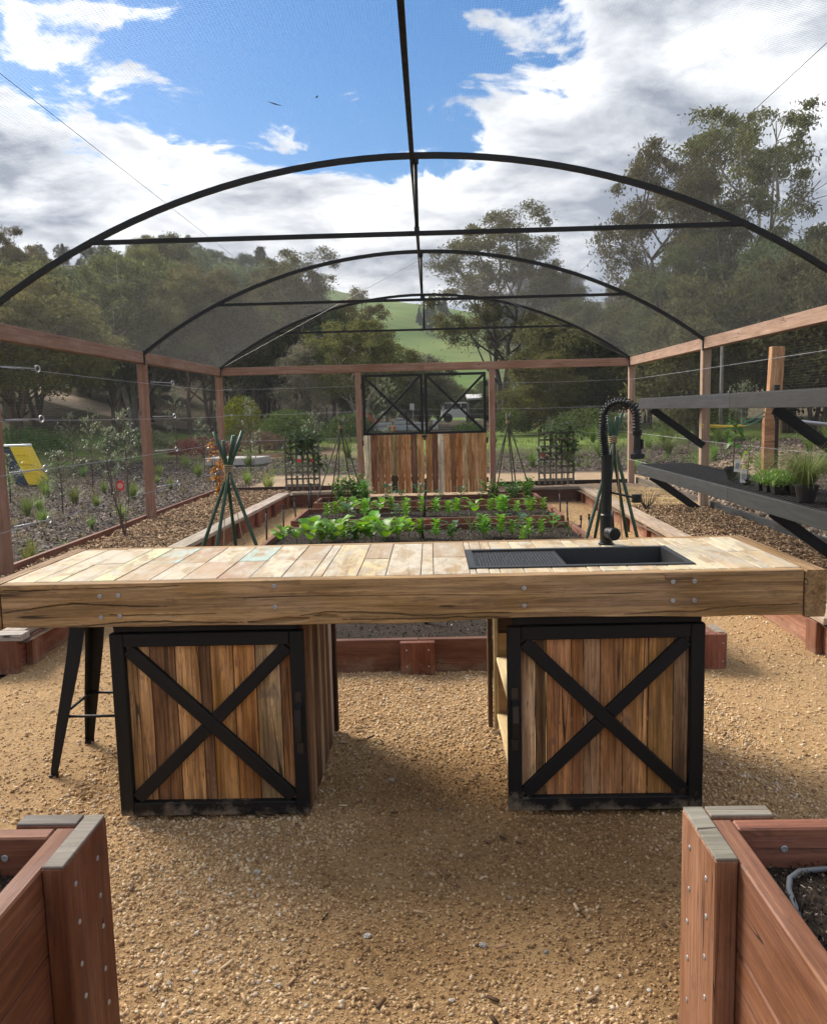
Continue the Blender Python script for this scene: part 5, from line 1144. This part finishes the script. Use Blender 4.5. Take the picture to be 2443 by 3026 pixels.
wire(st_, (XR+.0,10.77,1.285), (4.30,11.6,1.245), .008, .01, M_YELLOW, 'yellow_strap'); wire(st_, (XR+.0,10.77,1.255), (4.45,11.75,1.235), .006, .01, M_YELLOW, 'yellow_strap'); wire(st_, (4.25,11.6,1.245), (5.0,12.43,1.45), .012, .02, plain('green_strap',(.01,.16,.09),.6), 'green_strap'); wire(st_, (4.4,11.7,1.235), (5.0,12.43,1.40), .010, .03, bpy.data.materials['green_strap'], 'green_strap')
mb = MB(); mb.tube([(5.15,12.5,1.30),(6.6,12.9,1.12)], .028, 10); tag(mb.build('steel_pipe', M_GALV, None, smooth=True), 'galvanised steel pipe sloping down behind the orange stakes', 'pipe')
# ------------------------------------------------------------------ grass tufts and saplings outside
TG = [grass_clump(110, .42, .22, s, .7, .007) for s in range(3)]
def tuft(x, y, s, col, label, group, k):
    t = thing('grass_tuft', label, 'grass tuft', (x, y, hz(x, y)), group); o = new('blades', TG[k % 3], t, Matrix.Translation((x, y, hz(x, y)-.01)) @ Matrix.Rotation(k*1.3, 4, 'Z') @ Matrix.Scale(s, 4)); o.color = (*jit(col, .2, .1), 1)
LT = [(-4.47,8.96),(-4.37,9.63),(-4.96,11.83),(-6.12,12.78),(-6.26,15.22),(-7.39,16.88),(-7.66,15.86),(-7.38,14.84),(-7.66,19.12),(-4.92,12.9),(-5.91,16.16),(-5.78,18.15),(-7.24,24.28),(-6.08,21.44),(-4.07,18.16),(-3.27,16.47),(-9.38,19.84),(-9.58,22.52),(-7.47,22.53),(-8.6,18.2),(-5.2,23.4),(-6.9,20.6)]
for i, (x, y) in enumerate(LT): tuft(x, y, .85+.25*(y > 14)+random.uniform(-.3,.25), (.12,.18,.04) if i % 3 else (.16,.22,.05), 'bright green grass tuft planted in the mulch left of the fence', 'grass tufts left of the fence', i)
for i in range(26):
    x, y = random.uniform(-4.5,9), random.uniform(21.5,30); tuft(x, y, random.uniform(1.2,2.1), (.10,.15,.035), 'green grass tuft on the mulch beyond the back fence', 'grass tufts beyond the back fence', i)
for i, (x, y) in enumerate(((5.2,16.5),(6.3,15.8),(7.0,13.2),(7.6,14.4),(5.9,18.2),(8.4,15),(9.1,13.5),(6.6,19.5),(4.6,19),(7.9,17.5),(8.8,18.6))): tuft(x, y, random.uniform(1.2,1.8), (.13,.21,.05), 'green grass tuft on the mulch bank right of the fence', 'grass tufts on the right bank', i)
def weeds(name, label, n, xr, yr, cols, keep=None):
    r = random.Random(len(name)); V = []; F = []
    for i in range(n):
        x, y = r.uniform(*xr), r.uniform(*yr); z = hz(x, y)
        for k in range(r.randint(4, 12)):
            az = r.uniform(0, 6.28); L = r.uniform(.05, .2); d = Vector((math.cos(az), math.sin(az), 0)); s_ = Vector((-d.y, d.x, 0))*r.uniform(.004, .012); p = Vector((x+r.gauss(0,.06), y+r.gauss(0,.06), z)); o = len(V); q = p+d*L*.3+Vector((0,0,L*.7)); e = p+d*L*.8+Vector((0,0,L))
            V += [p-s_*.5, p+s_*.5, q+s_, q-s_, e]; F += [(o,o+1,o+2,o+3)]; F += [(o+3,o+2,o+4,o+4)][:0]
    mb = MB(); mb.add(V, F); o = mb.build(name, M_GRASSB, None, color=cols); tag(o, label, 'weeds', kind='stuff')
weeds('weed_litter', 'small weeds and grass sprouts scattered over the left mulch bank', 320, (-11, -3.9), (8, 27), (.13,.17,.05)); weeds('grass_sprouts', 'small grass sprouts scattered on the ground beyond the back fence', 700, (-5, 10), (20.5, 32), (.12,.17,.05)); weeds('dry_sprouts', 'dry pale sprouts scattered over the left mulch bank', 350, (-11, -3.9), (8, 27), (.26,.22,.12))
def sapling_mesh(seed, h, w):
    r = random.Random(seed); ms = MB(); mb = MB(); ms.tube([(0,0,-.05),(.02,0,h*.4),(-.01,.01,h*.8),(0,0,h)], [.018,.014,.009,.004], 6)
    for k in range(34):
        z = h*r.uniform(.22,.98); az = r.uniform(0,6.28); f = math.sin(math.pi*min(1,(z/h-.15)/.85)**.8)+.12; L = w*.5*f*r.uniform(.6,1.1); e = Vector((math.cos(az)*L, math.sin(az)*L, z+L*.7)); b = Vector((0,0,z)); ms.tube([b, b.lerp(e,.5), e], [.005,.004,.002], 4)
        for j in range(13):
            q = r.uniform(.25,1.08); l = r.uniform(.05,.09); V, F = leaf_geo(l, l*.34, .25, .1, 2); mb.add(orient(V, b.lerp(e, q)+Vector((r.gauss(0,.02),r.gauss(0,.02),r.gauss(0,.025))), r.uniform(0,6.28), r.uniform(.1,1.2), 0), F)
    return ms.mesh('stem', M_BARK, True), mb.mesh('leaves', M_VEG, True)
XS = [(-8.9,17.2,.9,.6,'low sapling between the bin and the silvery saplings'),(-10.3,23.6,1.5,.7,'sapling in front of the far lawn behind the bin'),(-9.3,25.4,1.2,.9,'bushy sapling at the edge of the lawn'),(-6.4,23.2,1.3,.6,'small sapling between the two left fence posts'),(-7.2,18.4,1.4,.6,'silvery sapling between the rose bush and the fence post'),(-3.2,22.6,1.4,.7,'small sapling near the left trellis'),(5.2,21.5,1.3,.7,'sapling beyond the right trellis'),(7.6,20.5,1.5,.8,'sapling on the bank beyond the shelves')]
for i, (x, y, h, w, lab) in enumerate(((-6.83,15.05,1.0,.8,'low grey green shrub sapling left of the fence near the bin'),(-8.26,19.95,1.85,.62,'slim silvery sapling beyond the low grey shrub'),(-5.49,14.77,1.55,.62,'upright silvery sapling behind the rose bush'),(-7.65,24.77,2.2,.75,'tall sapling behind the second left fence post'),(-4.37,19.91,1.72,.66,'silvery sapling beyond the far left corner post'),(-1.3,26,2.3,.9,'sapling beyond the left gate leaf'),(-2.3,33,2.0,.9,'small sapling beyond the left gate post'), *XS)):
    h *= 1.12; s, l = sapling_mesh(i, h, w); t = thing('young_sapling', lab, 'sapling', (x, y, hz(x,y))); M = Matrix.Translation((x, y, hz(x,y)))
    a = new('stem', s, t, M); a.color = (.12,.09,.06,1); b = new('leaves', l, t, M); b.color = (*jit((.15,.18,.10),.15),1)
def shrub(x, y, w, h, col, label, seed, n=2600, L=.10):
    r = np.random.default_rng(seed); u = r.normal(size=(n,3)); u /= np.linalg.norm(u, axis=1)[:,None]; rr = r.uniform(.55,1.05,n)**.5
    P = u*rr[:,None]*np.array([w/2,w/2,h*.55]); P[:,2] = np.abs(P[:,2]+h*.1)*1.0+h*.12; P[:,0] += (fbm(P[:,2]*3, P[:,1]*3, 2, seed)-.4)*w*.25
    z0 = hz(x, y); t = thing('round_shrub', label, 'shrub', (x, y, z0)); S = np.stack([np.full(n,L)*r.uniform(.6,1.3,n), np.full(n,L*.28), np.ones(n)],1)
    me = scatter_mesh('foliage', [(-.5,0,0),(0,-.5,0),(.5,0,0),(0,.5,0)], [(0,1,2,3)], P+np.array([x,y,z0]), S, rot_rand(n), M_TREELEAF); o = new('foliage', me, t); o.color = (*col,1)
    mb = MB(); mb.tube([(x,y,z0-.1),(x,y,z0+h*.5)], [.05,.02], 6); mb.build('stem', M_BARK, t, color=(.1,.07,.05)); return t
shrub(-5.25, 31, 2.4, 1.9, (.075,.115,.035), 'large round green shrub left of the gate beyond the path', 1, 4200, .16); shrub(-3.3, 34, 2.3, 1.5, (.075,.11,.04), 'lower green shrub beside the large round one', 2, 3000, .16)
shrub(-8.2, 36, 1.9, 2.6, (.20,.22,.02), 'yellow green bush behind the far left corner', 3, 2400, .16); shrub(4.3, 38, 2.2, 2.2, (.19,.22,.03), 'yellow green shrub right of the gate', 4, 2600, .16); shrub(3.4, 35.5, 1.9, 1.5, (.06,.09,.03), 'dark green shrub under the yellow green one', 5, 2200, .15)
shrub(1.6, 34.5, 1.5, .8, (.07,.10,.035), 'low shrub in front of the white van', 6, 1500, .14); shrub(6.2, 33, 3.2, 1.5, (.065,.09,.03), 'wide low shrub in front of the right wood', 7, 2600, .16); shrub(9.5, 30, 3.0, 1.8, (.07,.095,.035), 'grey green shrub on the right bank', 8, 2600, .16)
shrub(-7.6, 27.5, 2.2, .9, (.14,.05,.045), 'dark red leaved shrub at the lawn edge', 10, 1800, .14); shrub(-5.9, 28.5, 2.0, 1.0, (.10,.07,.05), 'brownish shrub beside the dark red one', 11, 1800, .14); shrub(-10.2, 29, 2.4, 1.1, (.11,.13,.07), 'grey green shrub on the lawn edge left of the red one', 12, 2000, .15)
shrub(-13.5, 27, 3.2, 1.3, (.06,.10,.03), 'low green bush behind the yellow box', 9, 2400, .15)
# ------------------------------------------------------------------ things beyond the fence
x, y = -10.28, 21.; z0 = hz(x, y)-.02
t = thing('toppled_box', 'yellow and navy plastic panel with white top edge leaning outside the left fence', 'panel', (x, y, z0))
def lean_box(nm, xa, xb, ya, yb, za, zb_, mt):
    mb = MB(); f = lambda X_, Y_, Z_: (x+X_-.42*Z_, y+Y_+.10*X_, z0+Z_)
    mb.add([f(a_, b_, c_) for a_ in (xa, xb) for b_ in (ya, yb) for c_ in (za, zb_)], BOX_F); o_ = mb.build(nm, mt, t); bv_ = o_.modifiers.new('soft_edge', 'BEVEL'); bv_.width = .018; bv_.segments = 2
lean_box('yellow_side', .02, .40, -.2, .2, 0, 1.0, M_YELLOW); lean_box('navy_side', -.28, .016, -.19, .19, 0, .98, M_NAVY); lean_box('top_edge', -.29, .41, -.21, .21, 1.003, 1.055, M_WHITE)
for k, zz in enumerate((.32, .55, .78)): lean_box('moulded_rib', .06, .36, -.222, -.203, zz, zz+.035, M_YELLOW)
# star pickets with wires
PK = [(-9.5,36.6),(-4.6,37.),(-1.05,37.),(1.63,37.),(5.73,37.),(9.6,36.4)]
fw = thing('wire_fence', 'black picket and wire fence across the lawn behind the gate', 'fence', (0,37,.5))
for x, y in PK: mb = MB(); z0 = hz(x,y); mb.box((x,y,.62+.55), (.05,.04,1.25)); mb.build('picket', M_STEEL_BLK, fw)
for zz in (.75,1.05,1.35,1.6):
    for a, b in zip(PK[:-1], PK[1:]): wire(fw, (*a, zz), (*b, zz), .004, .02)
# white utility van
def van(x, y, z):
    t = thing('white_van', 'small white van parked behind the right gate leaf', 'van', (x, y, z)); L, Wd = 2.4, 1.5
    mb = MB(); prof = [(-1.2,.35),(1.25,.35),(1.3,.75),(.95,.85),(.65,1.35),(.5,1.45),(-1.15,1.45),(-1.2,1.3)]
    V = [(x+a, y-Wd/2, z+b) for a, b in prof]+[(x+a, y+Wd/2, z+b) for a, b in prof]; n = len(prof); F = [tuple(range(n)), tuple(range(2*n-1,n-1,-1))]+[(i, i+n, (i+1)%n+n, (i+1)%n) for i in range(n)]; mb.add(V, F); mb.build('body', M_WHITE, t)
    for a, b in ((-1.0,-.45),(-.4,.15),(.2,.6)): mb = MB(); mb.box((x+(a+b)/2, y-Wd/2-.004, z+1.15), (b-a, .012, .38)); mb.build('window', M_GLASSD, t)
    for a in (-.75,.85): mb = MB(); mb.lathe([(.30,-.1),(.33,-.08),(.33,.08),(.15,.1)], (x+a, y-Wd/2+.05, z+.33), 16, Vector((0,-1,0)).to_track_quat('Z','Y').to_matrix()); mb.build('wheel', M_RUBBER, t)
    mb = MB(); mb.box((x+1.28, y-.4, z+.62), (.06,.2,.12)); mb.build('headlight', M_GALV, t); return t
van(2.0, 60, hz(2.0, 60)+.05)
tt = thing('red_tent', 'red tarpaulin tent beyond the fence left of the gate', 'tent', (-3.5,42,.5)); mb = MB(); zb = .62; mb.add([(-4.35,41.6,zb+.1),(-2.6,41.6,zb+.35),(-2.6,43,zb+.35),(-4.35,43,zb+.1),(-3.45,41.8,zb+.95),(-3.3,42.8,zb+.95)], [(0,1,4),(1,2,5,4),(2,3,5),(3,0,4,5)]); mb.build('canopy', M_REDTARP, tt)
for xx, yy in ((-4.3,41.6),(-2.65,41.6)): mb = MB(); mb.tube([(xx,yy,zb-.3),(xx,yy,zb+.3)], .02, 6); mb.build('pole', M_GALV, tt)
def stack(name, label, cat, x, y, dims, mat, col):
    t = thing(name, label, cat, (x, y, .5))
    for (dx, dz, sx, sz) in dims: board('pack', (x+dx-sx/2, y, .55+dz+sz/2), (x+dx+sx/2, y, .55+dz+sz/2), .8, sz, mat, t, (0,0,1), col, .05)
stack('wrapped_pallet', 'white wrapped pallet beside the red tent', 'pallet', -2.6, 42, [(0,0,1.3,.22),(.05,.225,1.2,.22)], M_OBJ, (.62,.63,.66)); stack('wrapped_pallet', 'silver tarpaulin covered heap beyond the left gate leaf', 'pallet', -1.55, 42.5, [(0,0,.8,.3),(0,.305,.6,.22),(0,.53,.35,.12)], M_OBJ, (.50,.52,.55)); stack('wrapped_pallet', 'low grey pallet load right of the silver heap', 'pallet', -.65, 42, [(0,0,.95,.28),(.1,.285,.8,.14)], M_OBJ, (.42,.42,.43))
stack('water_tank', 'slim pale cylinder pair beside the white van', 'tank', .25, 43, [(-.08,0,.12,.55),(.08,0,.12,.5)], M_OBJ, (.7,.7,.7)); stack('plastic_tub', 'dark green tub under the red tent', 'tub', -3.9, 41.3, [(0,0,.5,.35)], M_OBJ, (.02,.10,.07)); stack('orange_bucket', 'orange bucket on the grass beyond the left gate leaf', 'bucket', -1.85, 40.2, [(0,0,.28,.32)], M_OBJ, (.55,.14,.03))
sg = thing('sign_post', 'grey post with small blank sign beyond the left gate leaf', 'sign', (-.85,41,.5)); board('post', (-.85,41,.4), (-.85,41,1.9), .05, .05, M_OBJ, sg, (0,1,0), (.35,.35,.34)); board('panel', (-1.0,40.96,1.75), (-.78,40.96,1.75), .32, .02, M_OBJ, sg, (0,1,0), (.55,.56,.56))
kb = thing('concrete_kerb', 'pale concrete slab edge beside the sandy track left of the gate', 'kerb', (-5.2,24,.2)); board('slab', (-6.5,24.4,.22), (-4.9,24.0,.22), 1.0, .22, M_CONC, kb, (0,0,1), (1,1,1), .02)
rf = thing('shed', 'low pale roofed shelter among the trees right of the gate', 'shed', (3.2,55,2)); board('roof', (2.4,55,2.35), (4.2,55,2.4), 2., .12, M_OBJ, rf, (0,-.15,1), (.62,.62,.60)); board('wall', (2.6,55.2,1.6), (4.0,55.2,1.6), 1.3, .1, M_OBJ, rf, (0,1,0), (.12,.11,.10))
for xx in (2.5,4.1): board('post', (xx,54.2,.4), (xx,54.2,2.3), .1, .1, M_OBJ, rf, (0,1,0), (.2,.18,.15))
pw = thing('power_pole', 'pale wooden pole among the trees behind the right fence', 'pole', (8.3,24,.8)); mb = MB(); mb.tube([(8.3,24,.5),(8.3,24,3.5)], [.055,.05], 8); mb.build('pole_shaft', M_BARK, pw, smooth=True, color=(.22,.20,.17)); board('crossarm', (8.1,24,3.3), (8.5,24,3.33), .06, .06, M_OBJ, pw, (0,0,1), (.45,.44,.42))
# ------------------------------------------------------------------ trees
def leaf_cloud(centers, radii, per, L, W, rs, droop=.5):
    n = len(centers)*per; C_ = np.repeat(np.asarray(centers), per, 0); R_ = np.repeat(np.asarray(radii), per)
    u = rs.normal(size=(n,3)); rr = np.linalg.norm(u, axis=1)*.5
    P = C_ + u*(.52*R_)[:,None]*np.array([1,1,.72]); P[:,2] -= droop*R_*.35*np.minimum(rr**2, 1.6)
    d = rs.normal(size=(n,3))*np.array([1,1,.6]); d[:,2] -= droop*1.6; d /= np.linalg.norm(d, axis=1)[:,None]
    s = np.cross(d, rs.normal(size=(n,3))); s /= np.linalg.norm(s, axis=1)[:,None]
    l = (L*rs.uniform(.6,1.25,n))[:,None]; w = (W*rs.uniform(.7,1.2,n))[:,None]
    V = np.stack([P-d*l*.5, P+s*w*.5-d*l*.05, P+d*l*.5, P-s*w*.5-d*l*.05], 1).reshape(-1,3)
    return V, np.arange(n*4).reshape(-1,4)
def gum_proto(seed, H, W, base, nl, ncl, per, rc, L, Wl, stems=1, cone=False, lean=.0, trunk_r=.22, shape='gum'):
    """tree of height H, crown width W; returns trunk mesh and crown mesh (local coordinates)"""
    rs = np.random.default_rng(seed); r = random.Random(seed); tb = MB(); cen = []; rad_ = []
    if shape == 'pine':
        tb.tube([(0,0,-.3),(0,0,H)], [trunk_r,.02], 6)
        for k in range(ncl):
            t = r.uniform(base,.99); z = H*t; rr = W*.5*(1-t)/(1-base)*r.uniform(.5,1.05); a = r.uniform(0,6.28); cen.append((math.cos(a)*rr, math.sin(a)*rr, z-rr*.25)); rad_.append(rc*(.5+.6*(1-t)))
    else:
        tops = []
        for s in range(stems):
            a = s*2.4+seed; off = Vector((math.cos(a), math.sin(a), 0))*(.0 if stems == 1 else W*.06); ht = H*(.62+.1*r.random()); bend = Vector((r.gauss(0,1), r.gauss(0,1), 0))*W*.05+off*1.6
            pts = [off*.3+bend*(q**1.5)*1.2+Vector((r.gauss(0,.03*W*q), r.gauss(0,.03*W*q), ht*q-.3*(q == 0))) for q in np.linspace(0,1,8)]; tb.tube(pts, [trunk_r*(1-.75*q)*(1 if stems == 1 else .8) for q in np.linspace(0,1,8)], 8); tops.append(pts)
        for k in range(nl):
            a = k*2.399+r.uniform(-.5,.5); f = (k+.5)/nl; z = H*(base+(1-base)*(.12+.78*f)); prof = math.sin(math.pi*min(1,.18+.80*((z/H-base)/(1-base))))**.7
            rr = W*.5*prof*r.uniform(.45,.85) if k < nl-1 else W*.08; c = Vector((math.cos(a)*rr, math.sin(a)*rr, min(z, H*.93))); st = tops[k % stems]; at = st[min(7, max(2, int(7*min(1, max(.2, (z-H*.18)/(H*.68))))))]
            mid = at.lerp(c, .5)+Vector((0,0,-.03*H)); tb.tube([at, mid, c], [trunk_r*.34, trunk_r*.22, trunk_r*.1], 5)
            lr = W*.17*r.uniform(.7,1.35); m_ = max(3, ncl//nl)
            for j in range(m_):
                u = Vector((r.gauss(0,1), r.gauss(0,1), r.gauss(0,1))).normalized()*lr*(.35+.65*r.random()**.5); u.z *= .72; p = c+u; p.z = min(p.z, H-.2); cen.append(tuple(p)); rad_.append(rc*r.uniform(.6,1.25))
                if j % 2 == 0: tb.tube([c.lerp(at,.25), c.lerp(p,.5)+Vector((0,0,-.1)), p], [trunk_r*.10, trunk_r*.06, trunk_r*.03], 4)
    V, F = leaf_cloud(cen, rad_, per, L, Wl, rs, .15 if shape == 'pine' else .55)
    return tb.mesh('trunk', M_BARK, True), mesh_np('crown', V, F, M_TREELEAF)
PROTO = {
 'tall': gum_proto(11, 15, 8.5, .30, 22, 200, 190, .56, .22, .075, 2, trunk_r=.26),
 'tall2': gum_proto(12, 15, 9.5, .36, 20, 170, 190, .54, .22, .075, 3, trunk_r=.24),
 'round': gum_proto(13, 10, 8, .32, 22, 230, 150, .62, .22, .09, 2, trunk_r=.2),
 'wide': gum_proto(14, 8, 8.5, .36, 18, 180, 160, .54, .19, .08, 3, trunk_r=.19),
 'thin': gum_proto(15, 11, 5.0, .36, 14, 90, 170, .50, .2, .07, 1, trunk_r=.17),
 'scrub': gum_proto(16, 6, 5.5, .10, 15, 150, 140, .52, .19, .08, 3, trunk_r=.10),
 'pine': gum_proto(17, 14, 7.5, .15, 0, 300, 80, 1.0, .40, .15, 1, trunk_r=.25, shape='pine'),
 'silver': gum_proto(18, 7, 4.2, .10, 12, 150, 100, .50, .15, .05, 2, trunk_r=.1),
}
DIM = {'tall': (15,8.5), 'tall2': (15,9.5), 'round': (10,8), 'wide': (8,8.5), 'thin': (11,5), 'scrub': (6,5.5), 'pine': (14,7.5), 'silver': (7,4.2)}
OLIVE = (.115,.13,.05); DARK = (.082,.10,.05); GREYG = (.115,.138,.078); BROWNG = (.135,.125,.052); SILV = (.20,.21,.14)
PALE = (.36,.31,.25); BRK = (.11,.085,.065); RBRK = (.13,.075,.05)
def tree(kind, x, y, H, W, col, bark, label, group=None, rot=None, name='gum_tree', z=None):
    h0, w0 = DIM[kind]; z0 = hz(x, y)-.1 if z is None else z; t = thing(name, label, 'tree', (x, y, z0), group)
    M = Matrix.Translation((x, y, z0)) @ Matrix.Rotation(random.uniform(0,6.28) if rot is None else rot, 4, 'Z') @ Matrix.Diagonal((W/w0, W/w0, H/h0, 1))
    a = new('trunk', PROTO[kind][0], t, M); a.color = (*jit(bark,.15),1); col = tuple(min(.2, v*1.3) for v in col) if col not in (OLIVE,DARK,GREYG,BROWNG,SILV) and y < 100 else col; b = new('crown', PROTO[kind][1], t, M); b.color = (*jit(tuple(v*.9 for v in col),.12,.06),1); return t
# --- named trees
tree('tall2', 13.9, 38, 14.3, 9.0, (.085,.09,.035), PALE, 'tallest gum tree on the right with an open spreading top', rot=.4)
tree('tall', 10.4, 37, 12.6, 6.6, (.085,.088,.035), BRK, 'tall gum tree just left of the tallest one on the right', rot=2.2)
tree('thin', 9.3, 33, 7.6, 4.2, (.075,.08,.035), BRK, 'lower slim gum left of the tall right pair', rot=1.2)
tree('round', 17.2, 36, 7.8, 7.5, DARK, BRK, 'dark broad gum at the right edge behind the fence', rot=.3)
tree('round', 13.2, 31, 7.0, 6.5, DARK, RBRK, 'dark bushy gum below the tall right pair', rot=2.9)
tree('tall', 4.1, 48, 12.4, 8.4, (.10,.10,.04), BRK, 'large olive gum tree right of the gate', rot=1.0)
tree('thin', 6.9, 46, 9.4, 3.8, (.09,.085,.035), PALE, 'slim gum beside the large olive gum', rot=3.0)
tree('wide', 7.3, 42, 6.2, 6.0, (.07,.072,.03), BRK, 'dark spreading gum right of the large olive gum', rot=.7)
tree('wide', -3.2, 38, 5.3, 5.6, (.095,.095,.036), PALE, 'spreading gum with pale forked trunk left of the gate', rot=2.0)
tree('silver', -5.6, 37, 4.6, 2.6, SILV, BRK, 'silver grey narrow tree left of the pale trunked gum')
tree('scrub', -.6, 50, 4.6, 4.2, SILV, BRK, 'grey green tree seen over the left gate leaf')
tree('scrub', .6, 66, 4.0, 4.4, (.10,.10,.035), BRK, 'olive scrubby tree seen over the right gate leaf')
tree('tall', -7.4, 47, 10.2, 6.4, (.075,.07,.032), BRK, 'tall dark gum left of the green hill', rot=1.6)
tree('thin', -4.7, 58, 9.4, 4.4, (.10,.085,.04), BRK, 'thin topped gum at the left foot of the green hill')
tree('round', -14.2, 28.5, 6.2, 6.4, (.10,.095,.036), RBRK, 'near olive gum with forked dark trunks outside the left fence', rot=2.5)
tree('round', -17.6, 35, 7.6, 8., (.095,.09,.034), RBRK, 'big rounded olive gum at the left edge', rot=.9)
tree('tall2', -22.6, 44, 10.6, 6, (.085,.08,.04), PALE, 'thin crowned gum rising at the far left edge', rot=.2)
for i, (x, y, H, W, lab) in enumerate(((8.6,27,5.2,5.,'scrubby tree behind the upper shelf'),(11.5,25,5.8,5.5,'scrubby tree at the right end of the upper shelf'),(6.3,40,5.4,5.4,'olive scrub tree behind the far right corner post'),(8.9,44,6.0,6.,'tall scrub tree between the right posts'),(4.9,36.5,3.6,3.4,'small olive wattle left of the far right corner'),(14.5,26,6.5,6,'dark scrub tree at the far right behind the mesh'))): tree('scrub', x, y, H, W, (.075,.075,.032) if i != 4 else (.095,.09,.032), BRK, lab, name='scrub_tree')
# --- the wood on the left slope, behind the back fence and along the right
rw2 = random.Random(31)
def wood_patch(n, xf, yr, kinds, hr, cols, label, group, name='gum_tree', avoid=None):
    for i in range(n):
        for _ in range(20):
            y = rw2.uniform(*yr); x = rw2.uniform(*xf(y))
            if avoid is None or not avoid(x, y): break
        k = rw2.choice(kinds); H = rw2.uniform(*hr)
        if x < 0 and y < 140: q = x/y; H = min(H, max(2.6, 1.55+y*float(np.interp(q, [-.6,-.45,-.3,-.2,-.12,0], [.19,.19,.205,.19,.125,.075]))*rw2.uniform(.86,1.06)-hz(x, y)))
        h0, w0 = DIM[k]; tree(k, x, y, H, w0*H/h0*rw2.uniform(.8,1.15), rw2.choice(cols), rw2.choice((BRK, RBRK, BRK, PALE)), label, group, rw2.uniform(0,6.28), name)
wood_patch(20, lambda y: (-.52*y-4, -.17*y-1.5), (40, 56), ['round','thin','thin','wide','tall'], (6.5,9.5), [DARK,OLIVE,BROWNG,DARK], 'dark gum in the wood just beyond the lawn on the left', 'front trees of the left wood')
wood_patch(38, lambda y: (-.56*y-3, -.12*y-2), (58, 92), ['round','tall','thin','round'], (8,11.5), [DARK,OLIVE,BROWNG,GREYG], 'olive gum halfway up the wooded slope on the left', 'trees on the left slope')
wood_patch(50, lambda y: (-.52*y-3, -.11*y), (98, 132), ['pine','round','round','tall'], (9,13), [(.05,.068,.042),(.055,.07,.045),(.07,.08,.045)], 'dark tree on the ridge line of the left slope', 'trees on the left ridge', 'ridge_tree')
wood_patch(15, lambda y: (-.14*y, .10*y), (66, 95), ['scrub','round','scrub'], (3,4.6), [GREYG,OLIVE,DARK], 'grey green tree at the foot of the green hill', 'trees at the foot of the hill')
wood_patch(14, lambda y: (-13, -3.5), (43, 54), ['thin','wide','thin','tall'], (5.5,7.8), [DARK,DARK,OLIVE], 'dark tree in the shade behind the left back fence', 'trees behind the left back fence')
wood_patch(15, lambda y: (.14*y, .62*y), (42, 66), ['round','scrub','wide','thin'], (5,9), [DARK,OLIVE,GREYG], 'dark tree in the wood on the right', 'trees of the right wood')
wood_patch(34, lambda y: (.05*y+4, .42*y), (150, 260), ['round','scrub','round'], (8,12), [(.05,.06,.04),(.055,.065,.045)], 'far tree on the blue green forested hillside', 'trees on the far right hillside', 'hillside_tree')
wood_patch(6, lambda y: (-4, 7), (225, 262), ['pine','scrub'], (4,7), [(.03,.045,.025)], 'single dark tree dotted on the green hill', 'single trees on the green hill', 'hillside_tree')
wood_patch(26, lambda y: (-.46*y, .34*y), (50, 62), ['scrub','scrub','silver'], (2.6,3.8), [DARK,GREYG,DARK], 'low dark scrub tree filling the wood beyond the lawn', 'undergrowth of the wood', 'scrub_tree', lambda x, y: abs(x-1.9) < 1.6)
sc.cycles.max_bounces = 4; sc.cycles.diffuse_bounces = 2; sc.cycles.transparent_max_bounces = 8
# --- labels: tell look-alikes apart by their order across the view
def ordinal(n):
    u = ['','first','second','third','fourth','fifth','sixth','seventh','eighth','ninth','tenth','eleventh','twelfth','thirteenth','fourteenth','fifteenth','sixteenth','seventeenth','eighteenth','nineteenth']
    if n < 20: return u[n]
    tn = ['','','twent','thirt','fort','fift','sixt'][n//10]
    return tn+'ieth' if n % 10 == 0 else tn+'y-'+u[n % 10]
same = {}
for o in list(C.objects):
    if o.parent is None and o.get('label') and o.get('group'): same.setdefault((o['label'], o['group']), []).append(o)
for (l, g), os_ in same.items():
    if len(os_) < 2: continue
    os_.sort(key=lambda o: o.matrix_basis.translation.x/max(.5, o.matrix_basis.translation.y))
    for i, o in enumerate(os_): o['label'] = l + (', leftmost one' if i == 0 else ', %s from the left' % ordinal(i+1))
# ------------------------------------------------------------------ haze: pale even air round the whole valley
mb = MB(); mb.box((0, 255, 38), (900, 640, 96)); hz_o = mb.build('haze', None); hm = bpy.data.materials.new('pale_air'); hm.use_nodes = True; nt = hm.node_tree; nt.nodes.clear()
ho = nt.nodes.new('ShaderNodeOutputMaterial'); hv = nt.nodes.new('ShaderNodeVolumePrincipled'); hv.inputs['Color'].default_value = (.88, .93, 1, 1); hv.inputs['Density'].default_value = .0004; hv.inputs['Anisotropy'].default_value = .2
nt.links.new(hv.outputs[0], ho.inputs['Volume']); hz_o.data.materials.append(hm); hz_o['kind'] = 'stuff'; hz_o['label'] = 'thin pale haze over the valley'
